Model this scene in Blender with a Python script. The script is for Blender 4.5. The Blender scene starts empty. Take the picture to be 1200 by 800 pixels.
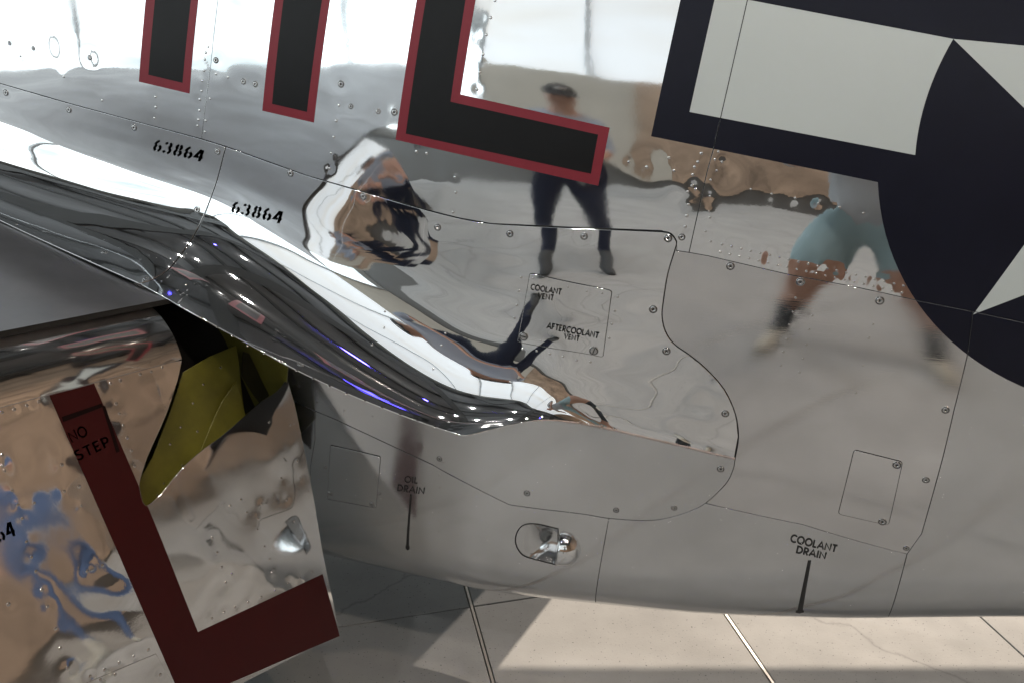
import bpy, bmesh, math, random
import numpy as np
from mathutils import Vector, Matrix
from mathutils.geometry import delaunay_2d_cdt

random.seed(7); RNG = np.random.default_rng(11)
SC = bpy.context.scene
COL = SC.collection
rad = math.radians

# ------------------------------------------------------------------ camera, world, lamps, exposure
ZC, PITCH, F = 1.55, rad(22), 1000.0
cam = bpy.data.objects.new('camera', bpy.data.cameras.new('camera')); COL.objects.link(cam)
cam.location = (0, 0, ZC); cam.rotation_euler = (math.pi/2 - PITCH, 0, 0)
cam.data.sensor_width = 36; cam.data.lens = 36*F/1200
cam.data.clip_start = 0.02; cam.data.clip_end = 200
SC.camera = cam
world = bpy.data.worlds.new('World'); SC.world = world; world.use_nodes = True
world.node_tree.nodes['Background'].inputs[0].default_value = (.55, .6, .66, 1)
world.node_tree.nodes['Background'].inputs[1].default_value = .10
SC.view_settings.view_transform = 'Standard'; SC.view_settings.look = 'None'
SC.view_settings.exposure = 0.0; SC.view_settings.gamma = 1.0
SC.cycles.max_bounces = 10; SC.cycles.glossy_bounces = 7; SC.cycles.sample_clamp_indirect = 2.0
SC.cycles.blur_glossy = 0.3; SC.cycles.caustics_reflective = False

def lamp(name, kind, loc, target, power, color, size=.1, spot=None, blend=.2, sx=None, sy=None):
    d = bpy.data.lights.new(name, kind); o = bpy.data.objects.new(name, d); COL.objects.link(o)
    d.energy = power; d.color = color; o.location = loc
    o.rotation_euler = (Vector(target)-Vector(loc)).to_track_quat('-Z', 'Y').to_euler()
    if kind == 'AREA':
        d.shape = 'RECTANGLE'; d.size = sx; d.size_y = sy
    else: d.shadow_soft_size = size
    if kind == 'SPOT': d.spot_size = rad(spot); d.spot_blend = blend
    return o
# the low sun that comes in through the opening of the far wall and lies on the floor beyond the belly
lamp('window_sunlight', 'SPOT', (11.6, 22.6, 10.4), (.6, 1.8, 0), 62000, (1, .84, .68), .012, 14)
lamp('window_second_light', 'SPOT', (12.0, 22.6, 10.3), (.6, 1.8, 0), 19000, (1, .86, .74), .014, 14)
# the hall's own ceiling spotlights: warm over the aft end, neutral over the wing
SPOTS = [(-3.2, .4), (-1.8, 1.6), (-.4, .2), (.9, 1.8), (-2.4, 2.6), (-1.0, 3.4), (2.2, .2), (.6, 4.6), (-4.5, 1.8), (3.6, -1.6), (1.4, -3.0), (5.2, .8), (4.6, -4.2), (-2.6, -3.6), (-.6, -5.2)]
for x, y in SPOTS:
    w = min(1, max(0, (x-.2)/3.5))
    lamp('ceiling_lamp', 'SPOT', (x, y, 8.58), (x*.98, y*.98, 0), 230+70*w, (1, .98-.20*w, .95-.38*w), .085, 125, .5)

# ------------------------------------------------------------------ materials
def mat(name, base, rough=.5, metal=0., bump=None, rvar=0., cvar=None, emit=None, coat=0., spec=.5, dirt=None):
    m = bpy.data.materials.new(name); m.use_nodes = True
    nt = m.node_tree; b = nt.nodes['Principled BSDF']
    b.inputs['Base Color'].default_value = (*base, 1); b.inputs['Roughness'].default_value = rough
    b.inputs['Metallic'].default_value = metal; b.inputs['Specular IOR Level'].default_value = spec
    b.inputs['Coat Weight'].default_value = coat
    tc = nt.nodes.new('ShaderNodeTexCoord')
    def noise(scale, detail=4, rough_=.6, stretch=None):
        n = nt.nodes.new('ShaderNodeTexNoise'); n.inputs['Scale'].default_value = scale
        n.inputs['Detail'].default_value = detail; n.inputs['Roughness'].default_value = rough_
        if stretch:
            mp = nt.nodes.new('ShaderNodeMapping'); mp.inputs['Scale'].default_value = stretch
            mp.inputs['Rotation'].default_value = (0, rad(-9), 0)
            nt.links.new(tc.outputs['Object'], mp.inputs[0]); nt.links.new(mp.outputs[0], n.inputs[0])
        else: nt.links.new(tc.outputs['Object'], n.inputs[0])
        return n
    if rvar:
        n = noise(5.5, 6, .65)
        mr = nt.nodes.new('ShaderNodeMapRange'); mr.inputs[1].default_value = .3; mr.inputs[2].default_value = .75
        mr.inputs[3].default_value = max(0, rough-rvar*.5); mr.inputs[4].default_value = rough+rvar
        nt.links.new(n.outputs[0], mr.inputs[0]); nt.links.new(mr.outputs[0], b.inputs['Roughness'])
    if cvar:
        n = noise(cvar[0], 8, .62)
        cr = nt.nodes.new('ShaderNodeValToRGB')
        cr.color_ramp.elements[0].position = .3; cr.color_ramp.elements[1].position = .7
        cr.color_ramp.elements[0].color = (*[c*(1-cvar[1]) for c in base], 1)
        cr.color_ramp.elements[1].color = (*[min(1, c*(1+cvar[1])) for c in base], 1)
        nt.links.new(n.outputs[0], cr.inputs[0]); src = cr.outputs[0]
        if dirt:
            n2 = noise(dirt[0], 3, .5)
            c2 = nt.nodes.new('ShaderNodeValToRGB')
            c2.color_ramp.elements[0].position = dirt[1]; c2.color_ramp.elements[1].position = dirt[1]+.03
            c2.color_ramp.elements[0].color = (0, 0, 0, 1); c2.color_ramp.elements[1].color = (1, 1, 1, 1)
            mx = nt.nodes.new('ShaderNodeMix'); mx.data_type = 'RGBA'
            nt.links.new(n2.outputs[0], c2.inputs[0]); nt.links.new(c2.outputs[0], mx.inputs[0])
            nt.links.new(src, mx.inputs[6]); mx.inputs[7].default_value = (*[c*.45 for c in base], 1)
            src = mx.outputs[2]
        nt.links.new(src, b.inputs['Base Color'])
    if bump:
        n = noise(bump[0], 5, .55, bump[2] if len(bump) > 2 else None)
        bp = nt.nodes.new('ShaderNodeBump'); bp.inputs['Strength'].default_value = 1; bp.inputs['Distance'].default_value = bump[1]
        nt.links.new(n.outputs[0], bp.inputs['Height']); nt.links.new(bp.outputs[0], b.inputs['Normal'])
    if emit:
        b.inputs['Emission Color'].default_value = (*emit[0], 1); b.inputs['Emission Strength'].default_value = emit[1]
    if emit and len(emit) > 2:
        n = noise(emit[2], 3, .5, (1, 1, 2.2)); cr = nt.nodes.new('ShaderNodeValToRGB')
        cr.color_ramp.elements[0].position = .32; cr.color_ramp.elements[1].position = .62
        cr.color_ramp.elements[0].color = (*emit[3], 1); cr.color_ramp.elements[1].color = (*emit[0], 1)
        nt.links.new(n.outputs[0], cr.inputs[0]); nt.links.new(cr.outputs[0], b.inputs['Emission Color'])
    if emit: m.cycles.emission_sampling = 'FRONT' if emit[1] < 5 else 'NONE'
    return m
ALU = (.86, .87, .88)
M = {
 'polished': mat('polished_aluminium', ALU, .035, 1, (60, .00002), .05),
 'fillet': mat('mirror_aluminium', ALU, .02, 1, (45, .00001), .03),
 'flap': mat('flap_aluminium', (.84, .84, .84), .045, 1, (38, .00003), .05),
 'satin': mat('satin_aluminium', (.72, .72, .73), .06, 1, (5, .00004, (4, 4, 90)), .10, (2.2, .12)),
 'dull': mat('dull_aluminium', (.66, .67, .68), .11, .9, (5, .00006, (4, 4, 90)), .15, (2.2, .13)),
 'wing': mat('silver_lacquered_wing', (.21, .21, .22), .38, 1, None, .10, (3, .16)),
 'primer': mat('dark_sealant', (.02, .02, .02), .7),
 'steel': mat('screw_steel', (.50, .50, .50), .25, 1),
 'recess': mat('screw_recess', (.015, .015, .015), .6),
 'rivet': mat('rivet_aluminium', (.62, .61, .60), .2, 1),
 'black': mat('black_letter_paint', (.006, .006, .0065), .36, 0, (300, .00001), .05, (40, .12), spec=.22),
 'maroon': mat('maroon_letter_paint', (.225, .023, .036), .36, 0, (300, .00001), .05, (25, .06), spec=.3),
 'navy': mat('navy_insignia_paint', (.0055, .0062, .015), .33, 0, (300, .00001), .06, (20, .10), spec=.25),
 'white': mat('white_insignia_paint', (.56, .60, .585), .4, 0, (300, .00001), .05, (5, .02)),
 'red': mat('dark_red_flap_paint', (.034, .003, .0034), .36, 0, (250, .00001), .06, (20, .08), spec=.25),
 'redtext': mat('faded_black_stencil', (.006, .002, .002), .6, spec=.1),
 'stencil': mat('black_stencil_ink', (.010, .010, .010), .5),
 'green': mat('yellow_green_primer', (.105, .098, .012), .45, 0, (60, .0006), .1, (14, .28)),
 'greendark': mat('olive_primer', (.022, .020, .005), .55, 0, (50, .0006), .1, (10, .4)),
 'well': mat('shade_black', (.008, .007, .006), .7),  # black that stands in for shade in the well and wing gap
 'sealant': mat('weathered_sealant', (.45, .36, .32), .45, .6, (90, .0008)),
 'floor': mat('polished_concrete', (.345, .348, .345), .68, 0, (180, .0003), .12, (3.5, .13), dirt=(150, .66), spec=.2),
 'floorbase': mat('joint_filler', (.05, .048, .045), .8),
 'strip': mat('joint_strip_metal', (.62, .58, .53), .35, .7),
 'wallwarm': mat('brown_hall_wall', (.44, .31, .22), .7, 0, None, 0, (1.1, .5)),
 'wallgrey': mat('grey_hall_wall', (.34, .33, .31), .7, 0, None, 0, (.8, .2)),
 'wallcream': mat('cream_hall_wall', (.60, .54, .46), .7, 0, None, 0, (.6, .15)),
 'ceiling': mat('dark_ceiling', (.20, .20, .205), .8, 0, None, 0, (.5, .35)),
 'darkmetal': mat('dark_ceiling_metal', (.07, .07, .07), .6),
 'daylight': mat('daylight_glass', (.8, .85, .9), .3, 0, emit=((.95, 1.0, 1.0), 1.75, .55, (.36, .43, .44))),
 'frosted': mat('frosted_daylight_glass', (.8, .82, .84), .4, 0, emit=((.92, .97, 1.0), .66, .4, (.78, .74, .66))),
 'frame': mat('window_frame_paint', (.62, .64, .65), .5),
 'lampglow': mat('lamp_glow', (1, 1, 1), .5, emit=((1, .93, .85), 60)),
 'blueglow': mat('blue_lamp_glow', (.1, .1, 1), .5, emit=((.10, .08, 1.0), 30)),
 'skin': mat('skin', (.50, .29, .21), .5), 'shirtgrey': mat('grey_shirt', (.36, .38, .40), .85),
 'shorts': mat('pale_teal_shorts', (.33, .45, .48), .85), 'sock': mat('dark_sock', (.05, .055, .06), .9),
 'shoe': mat('pale_shoe', (.50, .47, .40), .7), 'jeans': mat('navy_jeans', (.018, .024, .05), .85),
 'cap': mat('black_cap', (.012, .013, .015), .8), 'shirtblue': mat('pale_blue_shirt', (.33, .38, .47), .85),
 'bluecloth': mat('blue_cloth', (.085, .125, .23), .85), 'hair': mat('dark_hair', (.04, .03, .02), .7),
 'phone': mat('phone_black', (.02, .02, .022), .25), 'badge': mat('cap_badge', (.6, .6, .6), .6),
}

def add_cracks(m):
    nt = m.node_tree; b = nt.nodes['Principled BSDF']; src = b.inputs['Base Color'].links[0].from_socket
    tc = nt.nodes.new('ShaderNodeTexCoord'); nz = nt.nodes.new('ShaderNodeTexNoise'); nz.inputs['Scale'].default_value = 2.2; nz.inputs['Detail'].default_value = 6
    ad = nt.nodes.new('ShaderNodeVectorMath'); ad.operation = 'MULTIPLY_ADD'; ad.inputs[1].default_value = (.55, .55, 0)
    vo = nt.nodes.new('ShaderNodeTexVoronoi'); vo.feature = 'DISTANCE_TO_EDGE'; vo.inputs['Scale'].default_value = .75
    nt.links.new(tc.outputs['Object'], nz.inputs[0]); nt.links.new(nz.outputs['Color'], ad.inputs[0]); nt.links.new(tc.outputs['Object'], ad.inputs[2]); nt.links.new(ad.outputs[0], vo.inputs[0])
    cr = nt.nodes.new('ShaderNodeValToRGB'); cr.color_ramp.elements[0].position = .002; cr.color_ramp.elements[1].position = .005
    cr.color_ramp.elements[0].color = (.74, .74, .74, 1); mx = nt.nodes.new('ShaderNodeMix'); mx.data_type = 'RGBA'; mx.blend_type = 'MULTIPLY'; mx.inputs[0].default_value = 1
    nt.links.new(vo.outputs['Distance'], cr.inputs[0]); nt.links.new(src, mx.inputs[6]); nt.links.new(cr.outputs[0], mx.inputs[7]); nt.links.new(mx.outputs[2], b.inputs['Base Color'])
add_cracks(M['floor'])

# ------------------------------------------------------------------ vector helpers, camera rays
Cp = np.array([0, 0, ZC]); FW = np.array([0, math.cos(PITCH), -math.sin(PITCH)]); UP = np.array([0, math.sin(PITCH), math.cos(PITCH)])
def project(P):
    d = np.asarray(P)-Cp; z = d@FW
    return np.stack([600+F*d[..., 0]/z, 400-F*(d@UP)/z], -1)
def ray(px, py):
    d = FW + np.array([(px-600)/F, 0, 0]) + UP*((400-py)/F)
    return d/np.linalg.norm(d)
def on_plane(px, py, p0, n):
    d = ray(px, py); return Cp + d*(np.dot(np.asarray(p0)-Cp, n)/np.dot(d, n))
def floor_pt(px, py): return on_plane(px, py, (0, 0, 0), np.array([0, 0, 1.]))
def unit(v): v = np.asarray(v, float); return v/np.linalg.norm(v, axis=-1, keepdims=True)

# ------------------------------------------------------------------ fuselage surface
PSI, THETA, D0 = rad(17), rad(9), 1.5
AX = np.array([math.cos(PSI)*math.cos(THETA), -math.sin(PSI)*math.cos(THETA), -math.sin(THETA)])
NO = np.array([-math.sin(PSI), -math.cos(PSI), 0])
UU = np.array([math.sin(THETA)*math.cos(PSI), -math.sin(THETA)*math.sin(PSI), math.cos(THETA)])
_r = FW+np.array([.1, 0, 0])+UP*.1
ORG = Cp + _r*D0
_hi = [(.11, 1.2), (.256, 4.2), (.355, 6.5), (.6, 15), (.9, 36), (1.2, 78), (1.35, 90), (3, 90)]
EK_AFT = [(-3, -90), (-.72, -90), (-.69, -76), (-.63, -44), (-.53, -24), (-.42, -15), (-.25, -10), (-.09, -5.5), (-.03, -3)]+_hi
EK_SCOOP = [(-3, -90), (-.71, -90), (-.68, -76), (-.63, -46), (-.57, -22), (-.51, -8), (-.42, -3.5), (-.25, -2.2), (-.12, -2.2), (-.03, -2)]+_hi
_tt = np.linspace(-1.4, 1.9, 6601); _dt = _tt[1]-_tt[0]
_ker = np.hanning(121); _ker /= _ker.sum()
def _profile(EK):
    e = np.interp(_tt, [k[0] for k in EK], [k[1] for k in EK])
    e = np.radians(np.convolve(np.pad(e, 60, 'edge'), _ker, 'valid'))
    T = np.concatenate([[0], np.cumsum(np.cos((e[1:]+e[:-1])/2)*_dt)]); W = np.concatenate([[0], np.cumsum(np.sin((e[1:]+e[:-1])/2)*_dt)])
    i0 = np.argmin(abs(_tt)); return T-T[i0], W-W[i0]
_T, _W = _profile(EK_AFT); _T2, _W2 = _profile(EK_SCOOP)
KS, KV = np.array([-3., 3.]), np.array([1., 1.])
def kfun(s): return np.interp(s, KS, KV)
def fus(s, t, P=0., k=None):
    s = np.asarray(s, float); t = np.asarray(t, float)
    m = np.clip((s+.15)/.75, 0, 1); m = m*m*(3-2*m)
    T = np.interp(t, _tt, _T)*m+np.interp(t, _tt, _T2)*(1-m); W = np.interp(t, _tt, _W)*m+np.interp(t, _tt, _W2)*(1-m)
    k = kfun(s) if k is None else k
    x = -T-.05; c = .25
    g = np.where(x <= 0, 0, np.where(x < c, x*x/(2*c), x-c/2))
    T2 = T-(k-1)*g
    return ORG + s[..., None]*AX + T2[..., None]*UU + (P-W)[..., None]*NO
def _solve_k():
    sil = np.array([(300, 629), (380, 648), (460, 668), (545, 687), (620, 697.5), (700, 706), (780, 715), (840, 721), (940, 724), (1041, 725), (1100, 722), (1150, 720), (1200, 722.5), (1300, 724), (1500, 716), (1800, 700), (3000, 640)], float)
    ss = np.linspace(-1.1, 1.25, 40); out = []
    tq = np.linspace(-1.0, -.3, 240)
    for s in ss:
        lo, hi = .4, 2.4
        for _ in range(26):
            k = (lo+hi)/2
            q = project(fus(np.full_like(tq, s), tq, 0., k))
            d = (q[:, 1]-np.interp(q[:, 0], sil[:, 0], sil[:, 1])).max()
            if d > 0: hi = k
            else: lo = k
        out.append((lo+hi)/2)
    o = np.array(out); o = np.convolve(np.pad(o, 2, 'edge'), np.ones(5)/5, 'valid')
    return ss, o
KS, KV = _solve_k()

def newton(fn, guess, target, it=14):
    g = np.array(guess, float); h = 1e-4
    for _ in range(it):
        p = project(fn(g[0], g[1])); e = np.array(target)-p
        if abs(e).max() < 1e-3: break
        J = np.stack([(project(fn(g[0]+h, g[1]))-p)/h, (project(fn(g[0], g[1]+h))-p)/h], -1)
        try: st = np.linalg.solve(J, e)
        except np.linalg.LinAlgError: break
        m = abs(st).max(); g += st*min(1, .08/m) if m > 0 else 0
    return g
class Solver:
    def __init__(self, fn, us, vs):
        self.fn = fn; U, V = np.meshgrid(us, vs); self.uv = np.stack([U.ravel(), V.ravel()], -1)
        P = fn(self.uv[:, 0], self.uv[:, 1]); h = 1e-3
        n = np.cross(fn(self.uv[:, 0]+h, self.uv[:, 1])-P, fn(self.uv[:, 0], self.uv[:, 1]+h)-P)
        f = ((P-Cp)*n).sum(-1)
        sgn = np.sign(np.median(f)); ok = (f*sgn > 0) & ((P-Cp)@FW > .2)
        self.uv = self.uv[ok]; self.q = project(P[ok])
    def __call__(self, x, y):
        i = np.argmin(((self.q-(x, y))**2).sum(1))
        return tuple(newton(self.fn, self.uv[i], (x, y)))
FU = Solver(fus, np.arange(-2.4, 1.6, .03), np.arange(-.78, 1.0, .02))
def fu(x, y): return FU(x, y)
def fus_P(P):
    return Solver(lambda s, t: fus(s, t, P), np.arange(-1.8, 1.3, .04), np.arange(-.75, .6, .025))

# ------------------------------------------------------------------ wing root fillet surface
A_px = [(0, 98), (80, 121), (150, 140), (236, 163), (265, 172), (360, 206), (430, 226), (500, 246), (540, 256), (575, 262), (680, 267), (775, 271), (880, 276)]
A_uv = np.array([fu(*p) for p in A_px])
def tauA(s): 
    lo = A_uv[0, 1]+(s-A_uv[0, 0])*(A_uv[3, 1]-A_uv[0, 1])/(A_uv[3, 0]-A_uv[0, 0])
    return np.where(s < A_uv[0, 0], lo, np.interp(s, A_uv[:, 0], A_uv[:, 1]))
B_ct = [(17, 267, .150, .028), (100, 305, .175, .028), (162, 333, .195, .028), (192, 349, .203, .028), (270, 392, .190, .028), (340, 430, .172, .028), (400, 458, .153, .028), (470, 486, .128, .028), (535, 508, .106, .027),
        (551, 509, .101, .026), (575, 503, .093, .024), (600, 497, .084, .023), (622, 493.5, .073, .024), (642, 491.5, .058, .028), (662, 494, .037, .04), (690, 499, .018, .055), (720, 505, .012, .06), (780, 518, .010, .06), (861, 537, .008, .06), (905, 547, .008, .06)]
B_uv = np.array([fus_P(p[2])(p[0], p[1]) for p in B_ct])
B_s, B_t, B_P, B_d = B_uv[:, 0], B_uv[:, 1], np.array([p[2] for p in B_ct]), np.array([p[3] for p in B_ct])
def _ext(s, xs, ys, i0=0, i1=3):
    return np.where(s < xs[0], ys[0]+(s-xs[0])*(ys[i1]-ys[i0])/(xs[i1]-xs[i0]), np.interp(s, xs, ys))
_sg = np.linspace(-2.4, 1.4, 1901)
def _sm(y, w): 
    k = np.hanning(w); k /= k.sum(); return np.convolve(np.pad(y, w//2, 'edge'), k, 'valid')
_bl = np.clip((_sg+.42)/.2, 0, 1)
_PB = _sm(_ext(_sg, B_s, B_P), 101)*_bl+_sm(_ext(_sg, B_s, B_P), 241)*(1-_bl); _DC = _sm(np.interp(_sg, B_s, B_d), 101); _TB = _sm(_ext(_sg, B_s, B_t), 141)*_bl+_sm(_ext(_sg, B_s, B_t), 121)*(1-_bl); _TA = _sm(tauA(_sg), 41)
PEXP = 2.8
_TC = _sm(_TB, 81)+_DC
def fil(s, v):
    s = np.asarray(s, float); v = np.asarray(v, float)
    ta = np.interp(s, _sg, _TA); tb = np.interp(s, _sg, _TB); P = np.interp(s, _sg, _PB); tc = np.interp(s, _sg, _TC)
    t = (1-v)**2*ta+2*v*(1-v)*tc+v*v*tb
    return fus(s, t, P*np.abs(v)**PEXP)
FI = Solver(fil, np.arange(-1.6, .8, .02), np.linspace(0.0, 1.25, 64))

# ------------------------------------------------------------------ wing and flap planes
T0 = fus(B_s[3], B_t[3], np.array(B_P[3]))
D_OUT = unit(np.array([-.635, -1.02, .142]))
RB = unit(fus(B_s[0], B_t[0], np.array(B_P[0]))-T0)
NW = unit(np.cross(RB, D_OUT)); NW *= np.sign(NW[2])
OF = Cp+ray(213, 421)*np.linalg.norm(T0-Cp)*.985
_c = FW+np.array([(398-600)/F, 0, 0])+UP*((400-745)/F); CORNER = Cp+_c*1.80
NF = unit(np.cross(-D_OUT, CORNER-OF)); NF *= np.sign(NF[2]); CH = unit(np.cross(NF, -D_OUT)); CH *= -np.sign(CH[2])
RF = .135
def flp(u, v):
    u = np.asarray(u, float); v = np.asarray(v, float)
    ph = np.clip(-v, 0, None)/RF
    w = np.clip(v, 0, None)
    return OF - u[..., None]*D_OUT + w[..., None]*CH + (RF*(np.cos(ph)-1))[..., None]*NF - (RF*np.sin(ph))[..., None]*CH
FL = Solver(flp, np.arange(-1.2, .8, .03), np.arange(-.30, 1.1, .03))
print('DBG flap seam at x=0:', project(flp(np.array(-.6), np.array(0.))), 'wing TE:', project(T0+D_OUT*.5), project(T0), 'T0', T0, 'OF', OF, 'NF', NF, 'CH', CH)
print('DBG k', KV.round(2)); print('DBG B', B_s.round(3), B_t.round(3))

# ------------------------------------------------------------------ surface wrapper with dents
class Surf:
    def __init__(self, fn, flip=False, vscale=1.):
        self.fn, self.flip, self.vs = fn, flip, vscale
        self.dents = []; self.waves = []
    def wave(self, n, lam, slope, seed, aniso=1.):
        r = np.random.default_rng(seed)
        for _ in range(n):
            L = r.uniform(*lam); a = r.uniform(0, math.tau); kx, ky = math.cos(a)/aniso, math.sin(a)
            nn = math.hypot(kx, ky)
            self.waves.append((kx/nn*math.tau/L*(1 if aniso == 1 else nn), ky/nn*math.tau/L, r.uniform(0, math.tau), slope*L/math.tau/math.sqrt(n)*1.4))
    def height(self, u, v):
        h = np.zeros_like(u); vv = v*self.vs
        for kx, ky, p, a in self.waves: h += a*np.sin(kx*u+ky*vv+p)
        if self.dents:
            D = np.array(self.dents)
            for i in range(0, len(u), 20000):
                d2 = (u[i:i+20000, None]-D[:, 0])**2+((v[i:i+20000, None]-D[:, 1])*self.vs)**2
                h[i:i+20000] += (D[:, 3]*np.exp(-d2/(2*D[:, 2]**2))).sum(1)
        return h
    def nrm0(self, u, v):
        e = 1e-3; ev = e/self.vs
        n = np.cross(self.fn(u+e, v)-self.fn(u-e, v), self.fn(u, v+ev)-self.fn(u, v-ev))
        return unit(-n if self.flip else n)
    def pos(self, u, v, off=0.):
        return self.fn(u, v)+self.nrm0(u, v)*(self.height(u, v)+off)[..., None]
    def full(self, u, v, off=0.):
        e = 8e-4; ev = e/self.vs; o = off if np.ndim(off) else np.full_like(u, off)
        p = self.pos(u, v, o)
        n = np.cross(self.pos(u+e, v, o)-self.pos(u-e, v, o), self.pos(u, v+ev, o)-self.pos(u, v-ev, o))
        return p, unit(-n if self.flip else n)
SF = Surf(fus); SL = Surf(fil, True, .40); SP = Surf(flp, True)
SF.wave(10, (.16, .5), .0045, 3); SF.wave(8, (.07, .16), .0016, 4)
SL.wave(6, (.25, .6), .004, 5); SL.wave(14, (.03, .12), .011, 6, 9.)
SP.wave(8, (.12, .35), .012, 8); SP.wave(8, (.05, .12), .006, 9)

def pip(pts, poly):
    x, y = pts[:, 0], pts[:, 1]; c = np.zeros(len(pts), bool); n = len(poly); j = n-1
    for i in range(n):
        xi, yi = poly[i]; xj, yj = poly[j]
        if yi != yj:
            c ^= ((yi > y) != (yj > y)) & (x < (xj-xi)*(y-yi)/(yj-yi)+xi)
        j = i
    return c
def area(p): p = np.asarray(p); q = np.roll(p, -1, 0); return .5*(p[:, 0]*q[:, 1]-q[:, 0]*p[:, 1]).sum()
def densify(poly, step):
    out = []
    for i in range(len(poly)):
        a = np.array(poly[i]); b = np.array(poly[(i+1) % len(poly)]); n = max(1, int(np.linalg.norm(b-a)/step))
        for k in range(n): out.append(a+(b-a)*k/n)
    return np.array(out)
def smooth_px(pts, per=5):
    """Catmull-Rom through traced points"""
    p = [np.array(q, float) for q in pts]; p = [2*p[0]-p[1]]+p+[2*p[-1]-p[-2]]; out = []
    for i in range(1, len(p)-2):
        for k in range(per):
            t = k/per
            out.append(.5*((2*p[i])+(p[i+1]-p[i-1])*t+(2*p[i-1]-5*p[i]+4*p[i+1]-p[i+2])*t*t+(3*p[i]-p[i-1]-3*p[i+1]+p[i+2])*t**3))
    out.append(p[-2]); return out
def shrink(poly, d):
    p = np.asarray(poly, float)
    if area(p) < 0: p = p[::-1]
    a = p-np.roll(p, 1, 0); b = np.roll(p, -1, 0)-p
    a = a/np.maximum(np.linalg.norm(a, axis=1, keepdims=True), 1e-9); b = b/np.maximum(np.linalg.norm(b, axis=1, keepdims=True), 1e-9)
    na = np.stack([-a[:, 1], a[:, 0]], 1); nb = np.stack([-b[:, 1], b[:, 0]], 1)
    m = na+nb; m /= np.maximum((m*m).sum(1, keepdims=True)/2, .4)
    return p+m*d
def round_corners(poly, r, n=4):
    p = [np.array(q, float) for q in poly]; out = []
    for i in range(len(p)):
        a, b, c = p[i-1], p[i], p[(i+1) % len(p)]
        u, w = unit(a-b), unit(c-b)
        for k in range(n+1):
            t = k/n; out.append((1-t)**2*(b+u*r)+2*t*(1-t)*b+t*t*(b+w*r))
    return out

def finish(name, verts, faces, normals, mats, parent=None, midx=None, pinv=None, label=None):
    me = bpy.data.meshes.new(name); me.from_pydata([tuple(v) for v in verts], [], [tuple(int(i) for i in f) for f in faces])
    for m in (mats if isinstance(mats, list) else [mats]): me.materials.append(m)
    if midx is not None: me.polygons.foreach_set('material_index', midx)
    me.polygons.foreach_set('use_smooth', [True]*len(me.polygons))
    me.update()
    if normals is not None: me.normals_split_custom_set_from_vertices([tuple(n) for n in normals])
    o = bpy.data.objects.new(name, me); COL.objects.link(o)
    if parent is not None:
        o.parent = parent
        o.matrix_parent_inverse = Matrix.Translation(parent.location).inverted() if parent.type == 'EMPTY' else Matrix.Identity(4)
    if label: o['label'] = label
    return o

def sheet(name, surf, poly, off, step, m, parent, gap=.0, thick=.0025, bevel=.0009, label=None, holes=()):
    """a skin panel: a traced outline filled with a grid on the surface, with a rounded edge and a skirt"""
    vs = surf.vs
    sc = np.array([1, vs]); P = np.asarray(poly, float)*sc
    P = shrink(P, gap); P = densify(P, step*.6)
    lo, hi = P.min(0), P.max(0)
    gx, gy = np.meshgrid(np.arange(lo[0], hi[0], step), np.arange(lo[1], hi[1], step*.9)); gx[::2] += step/2
    G = np.stack([gx.ravel(), gy.ravel()], 1)
    if surf.dents:
        ex = []
        for d in surf.dents:
            for r in (.0, .35, .8, 1.3, 1.9, 2.6):
                for a in range(1 if r == 0 else 8):
                    an = a*math.tau/8+r; ex.append((d[0]+r*d[2]*math.cos(an), d[1]*vs+r*d[2]*math.sin(an)))
        G = np.concatenate([G, np.array(ex)])
    G = G[pip(G, shrink(P, step*.35))]
    n = len(P); E = [(i, (i+1) % n) for i in range(n)]
    HH = []; k = n
    for h in holes:
        h = densify(np.asarray(h, float)*sc, .004); HH.append(h); E += [(k+i, k+(i+1) % len(h)) for i in range(len(h))]; k += len(h)
    V = [Vector((float(a), float(b))) for a, b in np.concatenate([P]+HH+[G])]
    vo, eo, fo, ov, _, _ = delaunay_2d_cdt(V, E, [], 1, 1e-6)
    uv = np.array([(v.x, v.y) for v in vo]); fo = [f for f in fo if len(f) == 3]
    for h in HH:
        c = uv[np.array(fo)].mean(1); ins = pip(c, h); fo = [f for f, q in zip(fo, ins) if not q]
    if not fo: print('EMPTY', name); return None
    u, v = uv[:, 0], uv[:, 1]/vs
    pos, nr = surf.full(u, v, off)
    F_ = [tuple(reversed(f)) if surf.flip else tuple(f) for f in fo]
    loop = [None]*n
    for i, orig in enumerate(ov):
        for q in orig:
            if q < n: loop[q] = i
    loop = [q for q in loop if q is not None]
    pb, nb = pos[loop], nr[loop]
    tan = np.roll(pb, -1, 0)-np.roll(pb, 1, 0)
    outw = unit(np.cross(tan, nb)*(-1 if surf.flip else 1)+1e-12)
    N0 = len(pos); L = len(loop)
    r1 = pb+outw*bevel*.8-nb*bevel*.5; r2 = pb+outw*bevel-nb*thick
    pos = np.concatenate([pos, r1, r2]); nr = np.concatenate([nr, unit(outw*.9+nb*.5), outw])
    for i in range(L):
        j = (i+1) % L
        q1 = (loop[i], N0+i, N0+j, loop[j]); q2 = (N0+i, N0+L+i, N0+L+j, N0+j)
        if surf.flip: q1, q2 = q1[::-1], q2[::-1]
        F_ += [q1, q2]
    o = finish(name, pos, F_, nr, m, parent, label=label)
    return o

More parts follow.
